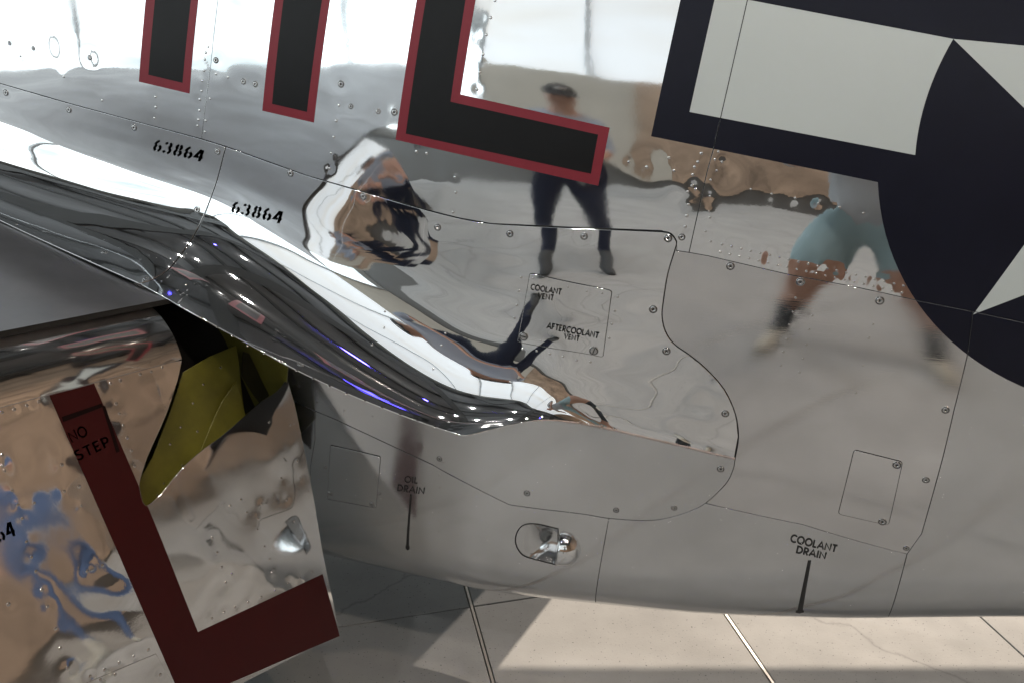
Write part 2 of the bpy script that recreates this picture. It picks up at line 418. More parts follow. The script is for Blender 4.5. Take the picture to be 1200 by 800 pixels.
def paint(name, surf, poly, off, step, m, parent, within=None, holes=(), label=None):
    """a coat of paint on the panels: the outline, cut along the panel gaps"""
    vs = surf.vs; sc = np.array([1, vs])
    P = densify(np.asarray(poly, float)*sc, step*.5); lo, hi = P.min(0), P.max(0)
    pts = [P]; E = [(i, (i+1) % len(P)) for i in range(len(P))]; k = len(P)
    for h in holes:
        H = densify(np.asarray(h, float)*sc, step*.5); pts.append(H); E += [(k+i, k+(i+1) % len(H)) for i in range(len(H))]; k += len(H)
    W = []
    for w in (within or []):
        w = densify(shrink(np.asarray(w, float)*sc, .00075), .03); W.append(w)
        near = ((w > lo-.05) & (w < hi+.05)).all(1)
        if near.any():
            pts.append(w); E += [(k+i, k+(i+1) % len(w)) for i in range(len(w))]; k += len(w)
    gx, gy = np.meshgrid(np.arange(lo[0], hi[0], step), np.arange(lo[1], hi[1], step)); G = np.stack([gx.ravel(), gy.ravel()], 1)
    pts.append(G[pip(G, P)])
    vo, eo, fo, *_ = delaunay_2d_cdt([Vector((float(a), float(b))) for a, b in np.concatenate(pts)], E, [], 0, 1e-6)
    uv = np.array([(q.x, q.y) for q in vo]); fo = np.array([f for f in fo if len(f) == 3])
    c = uv[fo].mean(1); ok = pip(c, P)
    for h in holes: ok &= ~pip(c, np.asarray(h, float)*sc)
    if W:
        inw = np.zeros(len(c), bool)
        for w in W: inw |= pip(c, w)
        ok &= inw
    fo = fo[ok]; used = np.unique(fo); rm = np.zeros(len(uv), int); rm[used] = np.arange(len(used)); fo = rm[fo]; uv = uv[used]
    pos, nr = surf.full(uv[:, 0], uv[:, 1]/vs, off)
    return finish(name, pos, [tuple(f[::-1]) if surf.flip else tuple(f) for f in fo], nr, m, parent, label=label)

# stroke lettering ----------------------------------------------------------------
def arc(cx, cy, rx, ry, a0, a1, n=14): return [(cx+rx*math.cos(rad(a0+(a1-a0)*i/n)), cy+ry*math.sin(rad(a0+(a1-a0)*i/n))) for i in range(n+1)]
GLY = {
 'C': (.80, [arc(.46, .5, .42, .46, 48, 312, 18)]), 'O': (.98, [arc(.46, .5, .42, .46, 0, 360, 24)]),
 'L': (.55, [[(.06, 1), (.06, .06), (.46, .06)]]), 'A': (.86, [[(.0, 0), (.40, .97), (.80, 0)], [(.17, .32), (.63, .32)]]),
 'N': (.86, [[(.06, 0), (.06, .92), (.72, .08), (.72, 1)]]), 'T': (.66, [[(.0, .94), (.60, .94)], [(.30, .87), (.30, 0)]]),
 'V': (.80, [[(.02, 1), (.37, .05), (.72, 1)]]), 'E': (.58, [[(.48, .94), (.06, .94), (.06, .06), (.48, .06)], [(.13, .5), (.42, .5)]]),
 'F': (.56, [[(.48, .94), (.06, .94), (.06, 0)], [(.13, .5), (.42, .5)]]),
 'R': (.66, [[(.06, 0), (.06, .94), (.28, .94)]+arc(.28, .70, .24, .24, 80, -90, 8)+[(.13, .46)], [(.26, .40), (.54, 0)]]),
 'D': (.82, [[(.06, .06), (.06, .94), (.26, .94)]+arc(.26, .5, .44, .44, 85, -85, 14)+[(.26, .06), (.06, .06)]]),
 'I': (.24, [[(.08, 0), (.08, 1)]]), 'P': (.62, [[(.06, 0), (.06, .94), (.28, .94)]+arc(.28, .68, .24, .26, 80, -90, 8)+[(.13, .42)]]),
 'S': (.62, [arc(.28, .73, .21, .21, 40, 265, 12)+arc(.28, .27, .23, .23, 80, -150, 12)]),
 ' ': (.4, []),
 '6': (.72, [arc(.34, .31, .22, .25, 110, 250, 10), arc(.34, .31, .22, .25, 70, -70, 10), arc(.40, .52, .30, .42, 176, 100, 8)]),
 '3': (.68, [arc(.28, .74, .20, .20, 70, -80, 8), arc(.28, .28, .24, .24, 70, -70, 8), arc(.26, .74, .20, .20, 165, 110, 4), arc(.26, .28, .22, .22, 195, 245, 4)]),
 '8': (.72, [arc(.34, .75, .18, .19, 110, 250, 8), arc(.34, .75, .18, .19, 70, -70, 8), arc(.34, .27, .23, .22, 110, 250, 8), arc(.34, .27, .23, .22, 70, -70, 8)]),
 '4': (.70, [[(.40, .95), (.08, .32), (.34, .32)], [(.49, .95), (.49, .0)], [(.56, .32), (.64, .32)]]),
}
def ribbon(pts, w):
    p = np.array(pts, float); closed = np.linalg.norm(p[0]-p[-1]) < 1e-6
    if closed: p = p[:-1]
    n = len(p)
    d1 = p-np.roll(p, 1, 0); d2 = np.roll(p, -1, 0)-p
    if not closed: d1[0] = d2[0]; d2[-1] = d1[-1]
    d1 = unit(d1); d2 = unit(d2); n1 = np.stack([-d1[:, 1], d1[:, 0]], 1); n2 = np.stack([-d2[:, 1], d2[:, 0]], 1)
    m = n1+n2; m /= np.maximum((m*m).sum(1, keepdims=True)/2, .5)
    V = np.concatenate([p+m*w/2, p-m*w/2]); Q = []
    for i in range(n if closed else n-1):
        j = (i+1) % n; Q.append((n+i, n+j, j, i))
    return V, Q
def text(name, surf, solver, s, p0, p1, cap_px, m, parent, off, w=.15, slant=0., gap=.1, label=None):
    """p0, p1: traced ends of the baseline"""
    a = np.array(solver(*p0)); b = np.array(solver(*p1)); vs = surf.vs; sc = np.array([1, vs]); a = a*sc; b = b*sc
    px = np.linalg.norm(np.subtract(p1, p0)); L = np.linalg.norm(b-a); cap = L*cap_px/px
    tot = sum(GLY[c][0]+gap for c in s)-gap; kx = L/(tot*cap)
    ex = (b-a)/L; dq = np.subtract(p1, p0)/px
    up_ = np.array(solver(p0[0]+dq[1]*cap_px, p0[1]-dq[0]*cap_px))*sc-a; ey = up_/cap
    VV, QQ, H, x0 = [], [], [], 0; k = 0; q = 0
    for c in s:
        for st in GLY[c][1]:
            V, Q = ribbon(st, w)
            for (x, y) in V:
                VV.append(a+ex*((x+x0+slant*y)*cap*kx)+ey*(y*cap)); H.append(off+.00004*q)
            QQ += [tuple(i+k for i in f) for f in Q]; k += len(V); q += 1
        x0 += GLY[c][0]+gap
    VV = np.array(VV); pos, nr = surf.full(VV[:, 0], VV[:, 1]/vs, np.array(H))
    return finish(name, pos, [f[::-1] for f in QQ] if surf.flip else QQ, nr, m, parent, label=label)
def arrow(name, surf, solver, p0, p1, wpx, m, parent, off, label=None):
    a = np.array(solver(*p0)); b = np.array(solver(*p1)); L = np.linalg.norm(b-a); ex = (b-a)/L; ey = np.array([-ex[1], ex[0]])
    w = wpx/np.linalg.norm(np.subtract(p1, p0))*L
    pl = [(0, -.30*w), (.9*L, -.5*w), (.91*L, -.75*w), (.96*L, -.8*w), (L, 0), (.96*L, .8*w), (.91*L, .75*w), (.9*L, .5*w), (0, .30*w)]
    return paint(name, surf, [a+ex*x+ey*y for x, y in pl], off, .02, m, parent, label=label)

# ------------------------------------------------------------------ fasteners
def lathe(prof, seg, mid, lobes=None):
    V, Fc, mi = [], [], []
    for k, (r, z) in enumerate(prof):
        for i in range(seg):
            a = i*math.tau/seg; rr = r
            if lobes and k == lobes[0]: rr = r*(1. if i % (seg//lobes[1]) == 0 else .45)
            V.append((rr*math.cos(a), rr*math.sin(a), z))
    for k in range(len(prof)-1):
        for i in range(seg):
            j = (i+1) % seg; Fc.append((k*seg+i, k*seg+j, (k+1)*seg+j, (k+1)*seg+i)); mi.append(mid[k])
    Fc.append(tuple((len(prof)-1)*seg+i for i in range(seg))); mi.append(mid[-1])
    return V, Fc, mi
def proto(name, V, Fc, mats, mi, smooth=True):
    me = bpy.data.meshes.new(name); me.from_pydata(V, [], Fc)
    for m in mats: me.materials.append(m)
    me.polygons.foreach_set('material_index', mi); me.polygons.foreach_set('use_smooth', [smooth]*len(Fc)); me.update(); return me
V, Fc, mi = lathe([(.0080, -.0006), (.0078, .0005), (.0070, .0006), (.0066, .0001), (.0060, .0001), (.0056, .0008), (.0040, .0010), (.0034, .0010), (.0030, .0002)], 16, [0, 0, 1, 1, 1, 0, 0, 1, 1], (7, 4))
ME_screw = proto('screw', V, Fc, [M['steel'], M['recess']], mi)
V, Fc, mi = lathe([(.0036, -.0004), (.0034, .0002), (.0026, .0005), (.0012, .0007)], 12, [0, 0, 0, 0])
ME_rivet = proto('rivet', V, Fc, [M['rivet']], mi)
V, Fc, mi = lathe([(.0090, -.0006), (.0088, .0006), (.0078, .0007), (.0074, .0001), (.0066, .0001), (.0062, .0009), (.0058, .0010)], 20, [0, 0, 1, 1, 1, 0, 0])
k = len(V)
V += [(-.0058, -.0010, .0011), (.0058, -.0010, .0011), (.0058, .0010, .0011), (-.0058, .0010, .0011)]; Fc.append((k, k+1, k+2, k+3)); mi.append(1)
ME_slot = proto('slotted_fastener', V, Fc, [M['steel'], M['recess']], mi)
def fasten(me, name, surf, uv, parent, off=.0, rot=None, scale=1.):
    u, v = np.array([uv[0]]), np.array([uv[1]])
    p, n = surf.full(u, v, off); n = Vector(n[0]); x = n.orthogonal().normalized(); y = n.cross(x)
    a = random.uniform(0, 6.28) if rot is None else rot
    X = x*math.cos(a)+y*math.sin(a); Y = n.cross(X)
    R = Matrix((X*scale, Y*scale, n*scale)).transposed().to_4x4(); R.translation = Vector(p[0])
    o = bpy.data.objects.new(name, me); COL.objects.link(o); o.parent = parent
    o.matrix_local = R
    return o

def thing(name, label, cat, loc=(0, 0, 0), group=None):
    o = bpy.data.objects.new(name, None); COL.objects.link(o); o.location = loc; o['label'] = label; o['category'] = cat
    if group: o['group'] = group
    return o
def box(name, lo, hi, m, parent=None, kind=None, bev=0.):
    bm = bmesh.new(); bmesh.ops.create_cube(bm, size=1)
    for v in bm.verts: v.co = Vector([lo[i]+(v.co[i]+.5)*(hi[i]-lo[i]) for i in range(3)])
    if bev: bmesh.ops.bevel(bm, geom=bm.edges[:], offset=bev, segments=2, affect='EDGES')
    me = bpy.data.meshes.new(name); bm.to_mesh(me); bm.free(); me.materials.append(m)
    o = bpy.data.objects.new(name, me); COL.objects.link(o)
    if parent is not None:
        o.parent = parent; o.matrix_parent_inverse = Matrix.Translation(parent.location).inverted() if parent.type == 'EMPTY' else Matrix.Identity(4)
    if kind: o['kind'] = kind
    return o

# ================================================================== THE HALL (what the polished skin mirrors)
floor = bpy.data.objects.new('hangar_floor', None); COL.objects.link(floor); floor['kind'] = 'structure'
base = box('floor_bed', (-12, -12, -.30), (12, 12, -.012), M['floorbase'], floor)
DA = unit(np.array([.224, -.975, 0])); DB = np.array([-DA[1], DA[0], 0])
a0 = floor_pt(557, 725); b0 = floor_pt(517, 715.6)
JA = .665; JB = 1.30           # joint spacing
def _slab(i, j):
    x0 = i*JA+(.006 if -1 <= i < 2 else .0015); x1 = (i+1)*JA-(.006 if -1 <= i+1 < 2 else .0015); y0 = j*JB+.0018; y1 = (j+1)*JB-.0018
    o0 = np.array([np.dot(a0, DB), 0]); c = []
    ob = np.dot(b0, DA)
    for (x, y) in ((x0, y0), (x1, y0), (x1, y1), (x0, y1)):
        c.append(DB*(np.dot(a0, DB)+x)+DA*(ob+y))
    bm = bmesh.new(); top = [bm.verts.new(tuple(p)) for p in c]; bm.faces.new(top)
    if bm.faces[:] : bm.normal_update()
    f = bm.faces[:][0]
    if f.normal.z < 0: f.normal_flip()
    r = bmesh.ops.extrude_face_region(bm, geom=bm.faces[:]); vs = [g for g in r['geom'] if isinstance(g, bmesh.types.BMVert)]
    bmesh.ops.translate(bm, vec=(0, 0, -.05), verts=top)
    bmesh.ops.recalc_face_normals(bm, faces=bm.faces[:])
    bmesh.ops.bevel(bm, geom=[e for e in bm.edges if all(v.co.z > -.01 for v in e.verts)], offset=.0015, segments=1, affect='EDGES')
    me = bpy.data.meshes.new('floor_slab'); bm.to_mesh(me); bm.free(); me.materials.append(M['floor'])
    o = bpy.data.objects.new('floor_slab', me); COL.objects.link(o); o.parent = floor
for i in range(-8, 9):
    for j in range(-5, 6): _slab(i, j)
for i in range(-1, 2):
    x = np.dot(a0, DB)+i*JA; ob = np.dot(b0, DA); w = .0032
    c = [DB*(x-w)+DA*(ob-3), DB*(x+w)+DA*(ob-3), DB*(x+w)+DA*(ob+3), DB*(x-w)+DA*(ob+3)]
    V = [tuple(p+np.array([0, 0, z])) for z in (-.01, .001) for p in c]
    finish('joint_strip', V, [(0, 3, 2, 1), (4, 5, 6, 7), (0, 1, 5, 4), (1, 2, 6, 5), (2, 3, 7, 6), (3, 0, 4, 7)], None, M['strip'], floor).data.polygons.foreach_set('use_smooth', [False]*6)

def struct(name, lo, hi, m): return box(name, lo, hi, m, None, 'structure')
struct('ceiling', (-12, -12, 9.2), (12, 12, 9.4), M['ceiling'])
for k in range(7): struct('ceiling_streak_bar', (-12, -8.4+k*2.6+.5*(k % 3), 8.75), (12, -8.15+k*2.6+.5*(k % 3), 9.199), M['darkmetal'])  # unseen bars added to streak the ceiling's reflection in the fillet
for k in range(5): struct('ceiling_streak_strip', (-9+k*3.9, -8.9, 8.45), (-8.3+k*3.9, 8.9, 8.64), M['darkmetal'])  # unseen strips, added for further streaks in the mirrored ceiling
# far wall, with the opening the sunlight comes through
OX0, OX1, OZ0, OZ1 = 4.04, 5.75, 2.2, 3.742
struct('far_wall', (-1.5, 9, 0), (OX0, 9.2, 9.19), M['wallgrey']); struct('far_wall', (-12, 9, 0), (-9.5, 9.2, 9.19), M['wallgrey'])
struct('far_wall', (-9.49, 9, 0), (-1.51, 9.2, .29), M['wallgrey']); struct('far_wall', (-9.49, 9, 8.0), (-1.51, 9.2, 9.19), M['wallgrey']); struct('far_wall', (OX1, 9, 0), (12, 9.2, 9.19), M['wallgrey'])
struct('far_wall', (OX0, 9, 0), (OX1, 9.2, OZ0), M['wallgrey']); struct('far_wall', (OX0, 9, OZ1), (OX1, 9.2, 9.19), M['wallgrey'])
struct('side_wall', (9, -9, 0), (9.2, 8.99, 9.19), M['wallwarm'])
struct('back_wall', (-4.6, -9.2, 0), (9.2, -9, 2.49), M['wallwarm'])
struct('back_wall', (-7.4, -9.2, 0), (-4.61, -9, 2.49), M['wallcream'])
struct('back_wall', (-7.4, -9.2, 8.31), (9.2, -9, 9.19), M['wallgrey'])
# glazed hangar doors; the far-side panel is an added light
def glazed(name, lo, hi, axis, n, m):
    t = bpy.data.objects.new(name, None); COL.objects.link(t); t['kind'] = 'structure'
    box('glass', lo, hi, M[m], t)
    for k in range(n+1):
        c = lo[axis]+(hi[axis]-lo[axis])*k/n; l2 = list(lo); h2 = list(hi)
        l2[axis] = c-.03; h2[axis] = c+.03; l2[1-axis] = lo[1-axis]-.05; h2[1-axis] = hi[1-axis]+.08
        box('mullion', l2, h2, M['frame'], t)
glazed('hangar_window', (-10.1, -8.9, .35), (-10, 6.5, 8.3), 1, 3, 'daylight')
glazed('hangar_window', (-9.98, -9.1, .35), (-7.42, -9, 8.3), 0, 1, 'daylight')
glazed('far_fill_panel', (-9.4, 9, .35), (-1.6, 9.1, 7.9), 0, 4, 'daylight')  # unseen glowing panel added to brighten the floor under the aircraft
glazed('clerestory_window', (-7.3, -9.1, 2.5), (3.0, -9, 8.3), 0, 5, 'frosted')
struct('back_wall', (3.1, -9.2, 2.495), (9.2, -9, 8.305), M['wallwarm'])
struct('side_wall', (-10.2, -9.2, 0), (-9.98, 8.99, .34), M['wallgrey']); struct('side_wall', (-10.2, -9.2, 8.31), (-10, 8.99, 9.19), M['wallgrey'])
struct('side_wall', (-10.2, 6.6, .345), (-10, 8.99, 8.305), M['wallgrey'])
struct('back_wall', (-9.97, -9.2, 0), (-7.42, -8.98, .34), M['wallgrey']); struct('back_wall', (-9.97, -9.2, 8.31), (-7.42, -9, 9.19), M['wallgrey'])
# ceiling spotlights: can, rim, glowing lens
V, Fc, mi = lathe([(.12, .24), (.12, 0), (.10, 0), (.09, .02)], 14, [0, 0, 1, 1]); ME_can = proto('spotlight_can', V, Fc, [M['darkmetal'], M['lampglow']], mi)
mb = ME_can.copy(); mb.materials[1] = M['blueglow']
for k, (x, y, b) in enumerate([(x, y, 0) for x, y in SPOTS]+[(-.9, -2.6, 1), (1.2, -1.7, 1), (-3.4, -2.4, 1)]):
    o = bpy.data.objects.new('ceiling_spotlight', mb if b else ME_can); COL.objects.link(o); o.location = (x, y, 8.6)
    o['label'] = 'blue ceiling spotlight glinting in the polished metal' if b else 'white ceiling spotlight glinting in the polished metal'
    o['category'] = 'spotlight'; o['group'] = 'blue ceiling spotlights' if b else 'white ceiling spotlights'

# ================================================================== THE AIRCRAFT
PLANE = thing('airplane', 'polished bare metal fighter aircraft with a navy roundel and black maroon-edged letters', 'airplane', (.2, 1.95, 0))
def ext(a, b, tau):
    a, b = np.array(a), np.array(b); return tuple(b+(b-a)*(tau-b[1])/(b[1]-a[1]))
TOP, LEFT, RIGHT, BOT = .95, -2.2, 1.5, -.72
fl = lambda pts: [fu(*p) for p in pts]
V1 = fl([(255.5, 0), (247, 75), (236, 163)]); V1 = [ext(V1[1], V1[0], TOP)]+V1
V2 = fl([(876, 0), (856, 88), (836, 175), (829, 200), (807.5, 296)]); V2 = [ext(V2[1], V2[0], TOP)]+V2
H1 = fl([(807.5, 296), (830, 300), (860, 307), (925, 322), (1000, 336), (1074, 352), (1140, 365), (1200, 378)])
V3 = fl([(1140, 365), (1133, 419), (1118, 480), (1105, 535), (1090, 590), (1080, 625), (1063, 648.7)])
V3b = fl([(1063, 648.7), (1052, 690)]); V3b = V3b+[ext(V3b[0], V3b[1], BOT)]
FR = fl(smooth_px([(775, 271), (786, 273.5), (793, 283), (791.5, 292), (783, 320), (778, 350), (776, 370), (780, 388), (790, 402.5), (807.5, 415), (827, 431), (849, 456), (862, 485), (865.5, 512), (861.5, 537)], 4))
ARC = fl(smooth_px([(861.5, 537), (859, 550), (850, 567), (826.7, 589), (807, 599), (780, 607), (753, 609.5), (713.5, 607), (683, 602), (633, 596), (597, 591)], 4))
i_826 = int(np.argmin([np.hypot(*(np.array(p)-fu(826.7, 589))) for p in ARC])); i_713 = int(np.argmin([np.hypot(*(np.array(p)-fu(713.5, 607))) for p in ARC]))
L1 = fl([(597, 591), (517, 550), (507, 544), (470, 527), (395, 492), (369, 481)])
L0 = fl([(369, 481), (345, 470), (300, 449)])
V4 = fl([(369, 481), (369, 515), (364, 545), (362, 600), (358.5, 640)]); V4 = V4+[ext(V4[-2], V4[-1], BOT)]
V5 = fl([(713.5, 607), (701, 677)]); V5 = V5+[ext(V5[0], V5[1], BOT)]
SLD = fl([(826.7, 589), (940, 614), (1063, 648.7)])
TOPA = [tuple(q) for q in A_uv[4:12]]           # 265 -> 775
tl = A_uv[3]; tl2 = A_uv[0]; leftA = (LEFT, float(tauA(np.array(LEFT))))
POL = {
 'A': [(LEFT, TOP), leftA]+[tuple(q) for q in A_uv[:3]]+V1[::-1],
 'B': V1+TOPA+FR[:9]+[fu(793, 294)]+V2[::-1],
 'C': V2+H1[1:]+[(RIGHT, H1[-1][1]-.02), (RIGHT, TOP)],
 'D': [fu(793, 294)]+H1[:-1]+V3[1:]+SLD[::-1][1:-1]+ARC[:i_826+1][::-1]+FR[::-1][1:-9],
 'H': V3+V3b[1:]+[(RIGHT, BOT), (RIGHT, H1[-1][1]-.02), H1[-1]],
 'E': fl([(300, 395), (345, 418), (400, 444), (470, 471), (535, 492), (575, 487), (640, 480), (700, 492), (780, 511), (840, 526), (858, 531)])+ARC+L1[1:]+L0[1:],
 'F': ARC[i_713:]+L1[1:]+V4[1:]+V5[::-1][:-1],
 'Z': L0+[(-1.6, L0[-1][1]), (-1.6, BOT)]+V4[::-1][:-1],
 'G': ARC[i_826:i_713+1]+V5[1:]+V3b[::-1][:-1]+SLD[::-1][:-1],
}
# ---- fasteners: traced positions (also dent the skin round them)
SCREW = {
 'A': [(11, 51, .6), (39, 57, .6), (105.5, 68, .7)],
 'B': [(253, 71, .8), (285, 96, .8), (299, 99, .8), (399.5, 99, .9), (411, 125, .7), (443, 131, .7), (462, 132, .9), (799, 278, .85)],
 'D': [(856, 312, 1), (938, 330.5, 1), (1031, 352.5, 1), (1108, 480, .9), (1085, 562, .9), (1062, 642, .8)],
 'E': [(515, 537, .9), (617.5, 577.5, 1), (722, 597.5, .9), (790, 594.5, .9), (844.5, 549, 1)],
 'Z': [(357, 547, .9)], 'F': [(381, 547, .6), (445, 578, .5)],
}
RIVET = {
 'A': [(244, 55), (241, 62), (240, 70), (239, 83), (237, 95), (236, 107), (234, 117), (233.5, 130), (232.5, 141), (231.5, 148), (182, 114), (182.5, 126), (181, 139), (24, 66), (75, 90), (120, 118)],
 'B': [(246, 116), (241, 142), (240, 155), (253, 87), (267, 91), (397, 124), (394, 142), (391, 161), (388, 180), (386, 198), (580, 1), (575, 21), (570, 41), (566, 64), (562, 85), (559, 105), (488, 178), (500, 180),
       (806, 225), (807, 240), (805, 253), (812, 205), (811, 218), (815, 222), (814, 196), (803, 266), (737, 190), (758, 196), (784, 185), (790, 200), (818, 190), (822, 180), (533, 208), (534, 226), (531, 249)],
 'C': [(880, 222), (904.5, 227.5), (932, 232.5), (959, 239), (984, 243), (1012, 250), (838, 187), (840, 200), (833, 211), (832, 230), (831, 248), (832, 255), (827, 271), (833, 283), (846, 190), (842, 178)] +
      [(835+11.2*k, 284+2.55*k) for k in range(1, 21)] + [(833+11.2*k, 293+2.5*k) for k in range(1, 21)],
 'D': [(932.5, 349), (929, 365.5), (925, 380.5), (922, 397.5), (918, 412), (915, 428), (952, 370), (948, 386), (945, 404), (941, 420), (937, 436), (1023, 380), (1018, 396), (1011, 428), (1003, 460)],
 'F': [(515, 556), (516, 571), (515.5, 591), (515, 600), (515, 610), (514, 623), (514, 636), (514, 645), (514, 653), (450, 551), (449, 563), (449, 573), (446, 585)],
 'G': [(842, 597), (875, 604), (907, 614), (900, 637), (1048, 650)],
 'E': [(404, 481), (437, 488), (350, 452), (372, 471), (497, 523), (520, 541)],
}
for k, q in RIVET.items():
    for p in q:
        a = fu(*p); s_ = {'A': (.0075, .00022), 'B': (.0075, .00016), 'C': (.006, .00018), 'E': (.009, .0003)}.get(k, (.006, .00006))
        SF.dents.append((*a, s_[0]*random.uniform(.8, 1.2), s_[1]*random.choice([-1, 1, 1])*random.uniform(.5, 1.3)))
for k, q in SCREW.items():
    for p in q:
        a = fu(p[0], p[1]); SF.dents.append((*a, .011, (-.00030 if k in 'ABE' else -.00010)*random.uniform(.6, 1.3)))
for (x, y) in [(795, 215), (850, 205), (815, 255), (760, 190), (55, 52), (72, 60), (690, 205), (520, 215), (480, 215)]:     # hand-worked ripples by the frame seams
    a = fu(x, y); SF.dents.append((*a, .016, random.choice([-1, 1])*.0006))
FSCREW = {1: [(7, 109, .9), (81, 129, .9), (157, 150, .9), (255, 178, .9), (231, 246, .9)],
          2: [(340.5, 203.5, .9), (426, 230.5, .9), (513, 266.5, .9), (597.5, 274, .9), (684.5, 277, .9), (783, 279.5, .95), (765.5, 362.5, 1.), (781, 411, 1.), (850, 484, .95)]}
FRIV = {1: [(106, 306), (60, 284), (20, 263), (180, 325), (200, 303)],
        2: [(451, 365), (450, 384), (522, 390.5), (517.5, 404.5), (507.5, 432), (436, 404), (215, 361), (235, 372), (254.5, 383), (272.5, 394), (290, 405), (309.5, 414), (329, 424), (347.5, 434), (367, 443), (386, 452), (406, 460.5), (427, 469), (447.5, 477.5), (469, 485), (489, 492.5), (510, 500),
            (208, 340), (218, 334), (611, 325), (608, 341), (606, 357.5), (603, 372.5), (724, 348), (720.5, 364.5), (717, 379.5), (714, 396), (612.5, 409), (629, 411), (644.5, 414.5), (660, 417.5), (676, 422), (692, 424)]}
for q in FSCREW.values():
    for p in q: SL.dents.append((*FI(p[0], p[1]), .011, -.00025*random.uniform(.5, 1.3)))
for (x, y) in [(845, 440), (822, 475), (800, 505), (810, 520)]:
    SL.dents.append((*FI(x, y), .016, -.0009 if x > 790 else .0003))
FLRIV = [(2.5, 482.5), (17, 479), (32, 474.5), (46, 470), (116, 452), (129.5, 449), (141, 445.5), (164, 438), (177, 435), (190, 430), (136, 472.5), (140, 484), (144, 497.5), (149, 512.5), (154, 527.5), (158, 545.5), (72.5, 544), (92.5, 569.5), (75, 575), (40, 589), (95, 592), (2.5, 532.5), (3, 545), (5.5, 551), (14, 574), (21, 591), (26, 607), (31, 634), (37, 652.5), (42, 669), (49, 690.5), (56, 710), (65, 736), (71, 759), (79.5, 782.5), (10, 707.5), (120, 662), (102, 669), (174, 761), (157, 768), (140, 776), (123, 784.5), (106, 792), (135, 790), (118, 796), (188, 790),
         (249, 630), (255, 647), (260, 664), (265, 682), (272, 672), (291, 705), (276, 711), (263, 717), (249, 724), (306, 699), (322, 691), (338, 683), (352, 677), (366, 670), (340, 497.5), (315, 494), (307, 590), (303, 607), (302, 620), (310, 640), (316, 655), (318, 670), (330, 560), (336, 585), (345, 610), (283, 585), (290, 600), (270, 592), (352, 560), (349, 540), (344, 520)]
for p in FLRIV: SP.dents.append((*FL(*p), random.uniform(.006, .011), random.choice([-1, -1, 1])*random.uniform(.0001, .0003)))
for (x, y, a) in [(120, 660, .0012), (125, 690, -.001), (60, 690, .0007), (285, 600, -.0005), (300, 610, .0004), (300, 650, .0008), (40, 540, -.001), (150, 500, .0008), (190, 480, .0014), (325, 530, .0010), (270, 690, -.001)]:
    SP.dents.append((*FL(x, y), .028, a))

# ---- inner body (seen in the gaps and all round the far side)
us = np.linspace(-2.6, 2.2, 97); ts = np.concatenate([np.linspace(-1.35, -.6, 22), np.linspace(-.57, 1.25, 48), np.linspace(1.28, 1.85, 10)])
Wq = np.interp(ts, _tt, _W); WC = .42
ts = ts[(Wq <= WC)]
U_, T_ = np.meshgrid(us, ts, indexing='ij'); near = fus(U_, T_, -.006)
cen = ORG+U_[..., None]*AX-WC*NO; dist = ((near-cen)@NO); far = near-2*dist[..., None]*NO
ring = np.concatenate([near, far[:, ::-1]], 1); nu, nt = ring.shape[:2]
Fc, mi = [], []
dq_ = fus(np.array(fu(645, 638)[0]), np.array(fu(645, 638)[1]))
for i in range(nu-1):
    for j in range(nt):
        k = (j+1) % nt
        if j < len(ts)-1 and np.linalg.norm((ring[i, j]+ring[i+1, k])/2-dq_) < .095: continue
        Fc.append((i*nt+j, (i+1)*nt+j, (i+1)*nt+k, i*nt+k))
        mi.append(0 if (j < len(ts)-1 and BOT-.02 < ts[j] < TOP-.05 and LEFT+.1 < us[i] < RIGHT-.1) else 1)
for e in (0, nu-1): Fc.append(tuple(e*nt+j for j in (range(nt) if e else reversed(range(nt))))); mi.append(1)
finish('fuselage_body', ring.reshape(-1, 3), Fc, None, [M['primer'], M['polished']], PLANE, mi)

# ---- skin panels
PM = {'A': ('polished', .009), 'B': ('polished', .009), 'C': ('polished', .009), 'D': ('satin', .011), 'H': ('dull', .016), 'E': ('dull', .011), 'F': ('dull', .011), 'Z': ('dull', .016), 'G': ('dull', .012)}
DR = [(654, 619), (630, 613.5), (615, 614), (606.5, 622), (604, 634), (609, 646), (620, 653), (654, 661.5)]
drain = fl(smooth_px(DR, 4))
PAN = {}
for k, (m, st) in PM.items():
    PAN[k] = sheet('skin_panel', SF, POL[k], .0, st, M[m], PLANE, gap=.0008, bevel=.00015, holes=[drain] if k == 'F' else ())
for k, q in SCREW.items():
    for x, y, sc in q: fasten(ME_screw, 'screw', SF, fu(x, y), PAN[k], scale=sc*.95)
for k, q in RIVET.items():
    for x, y in q: fasten(ME_rivet, 'rivet', SF, fu(x, y), PAN[k], scale=random.uniform(.7, .9)*(.75 if k in 'DGC' else 1))
# access doors
def door(surf, solver, px, r, host, step, m, off=.0012):
    poly = round_corners([solver(*p) for p in px], r)
    d = sheet('access_door', surf, poly, off, step, m, host, thick=.0016, bevel=.0006, gap=.0006)
    sheet('door_seal', surf, poly, off-.0009, .02, M['primer'], d, thick=.0006, bevel=.0002, gap=-.0008)
    return d
ad = door(SF, fu, [(1001, 526.5), (1057.5, 540.5), (1041, 614.5), (982.5, 601.5)], .006, PLANE, .012, M['satin'])
for x, y in [(1051, 544), (1034, 610.5)]: fasten(ME_screw, 'screw', SF, fu(x, y), ad, off=.0013)
ad = door(SF, fu, [(387.5, 521), (446, 534.5), (440.5, 594.5), (384, 584)], .003, PLANE, .012, M['dull'])
for x, y in [(387, 577.5), (436, 590)]: fasten(ME_screw, 'screw', SF, fu(x, y), ad, off=.0013, scale=.8)

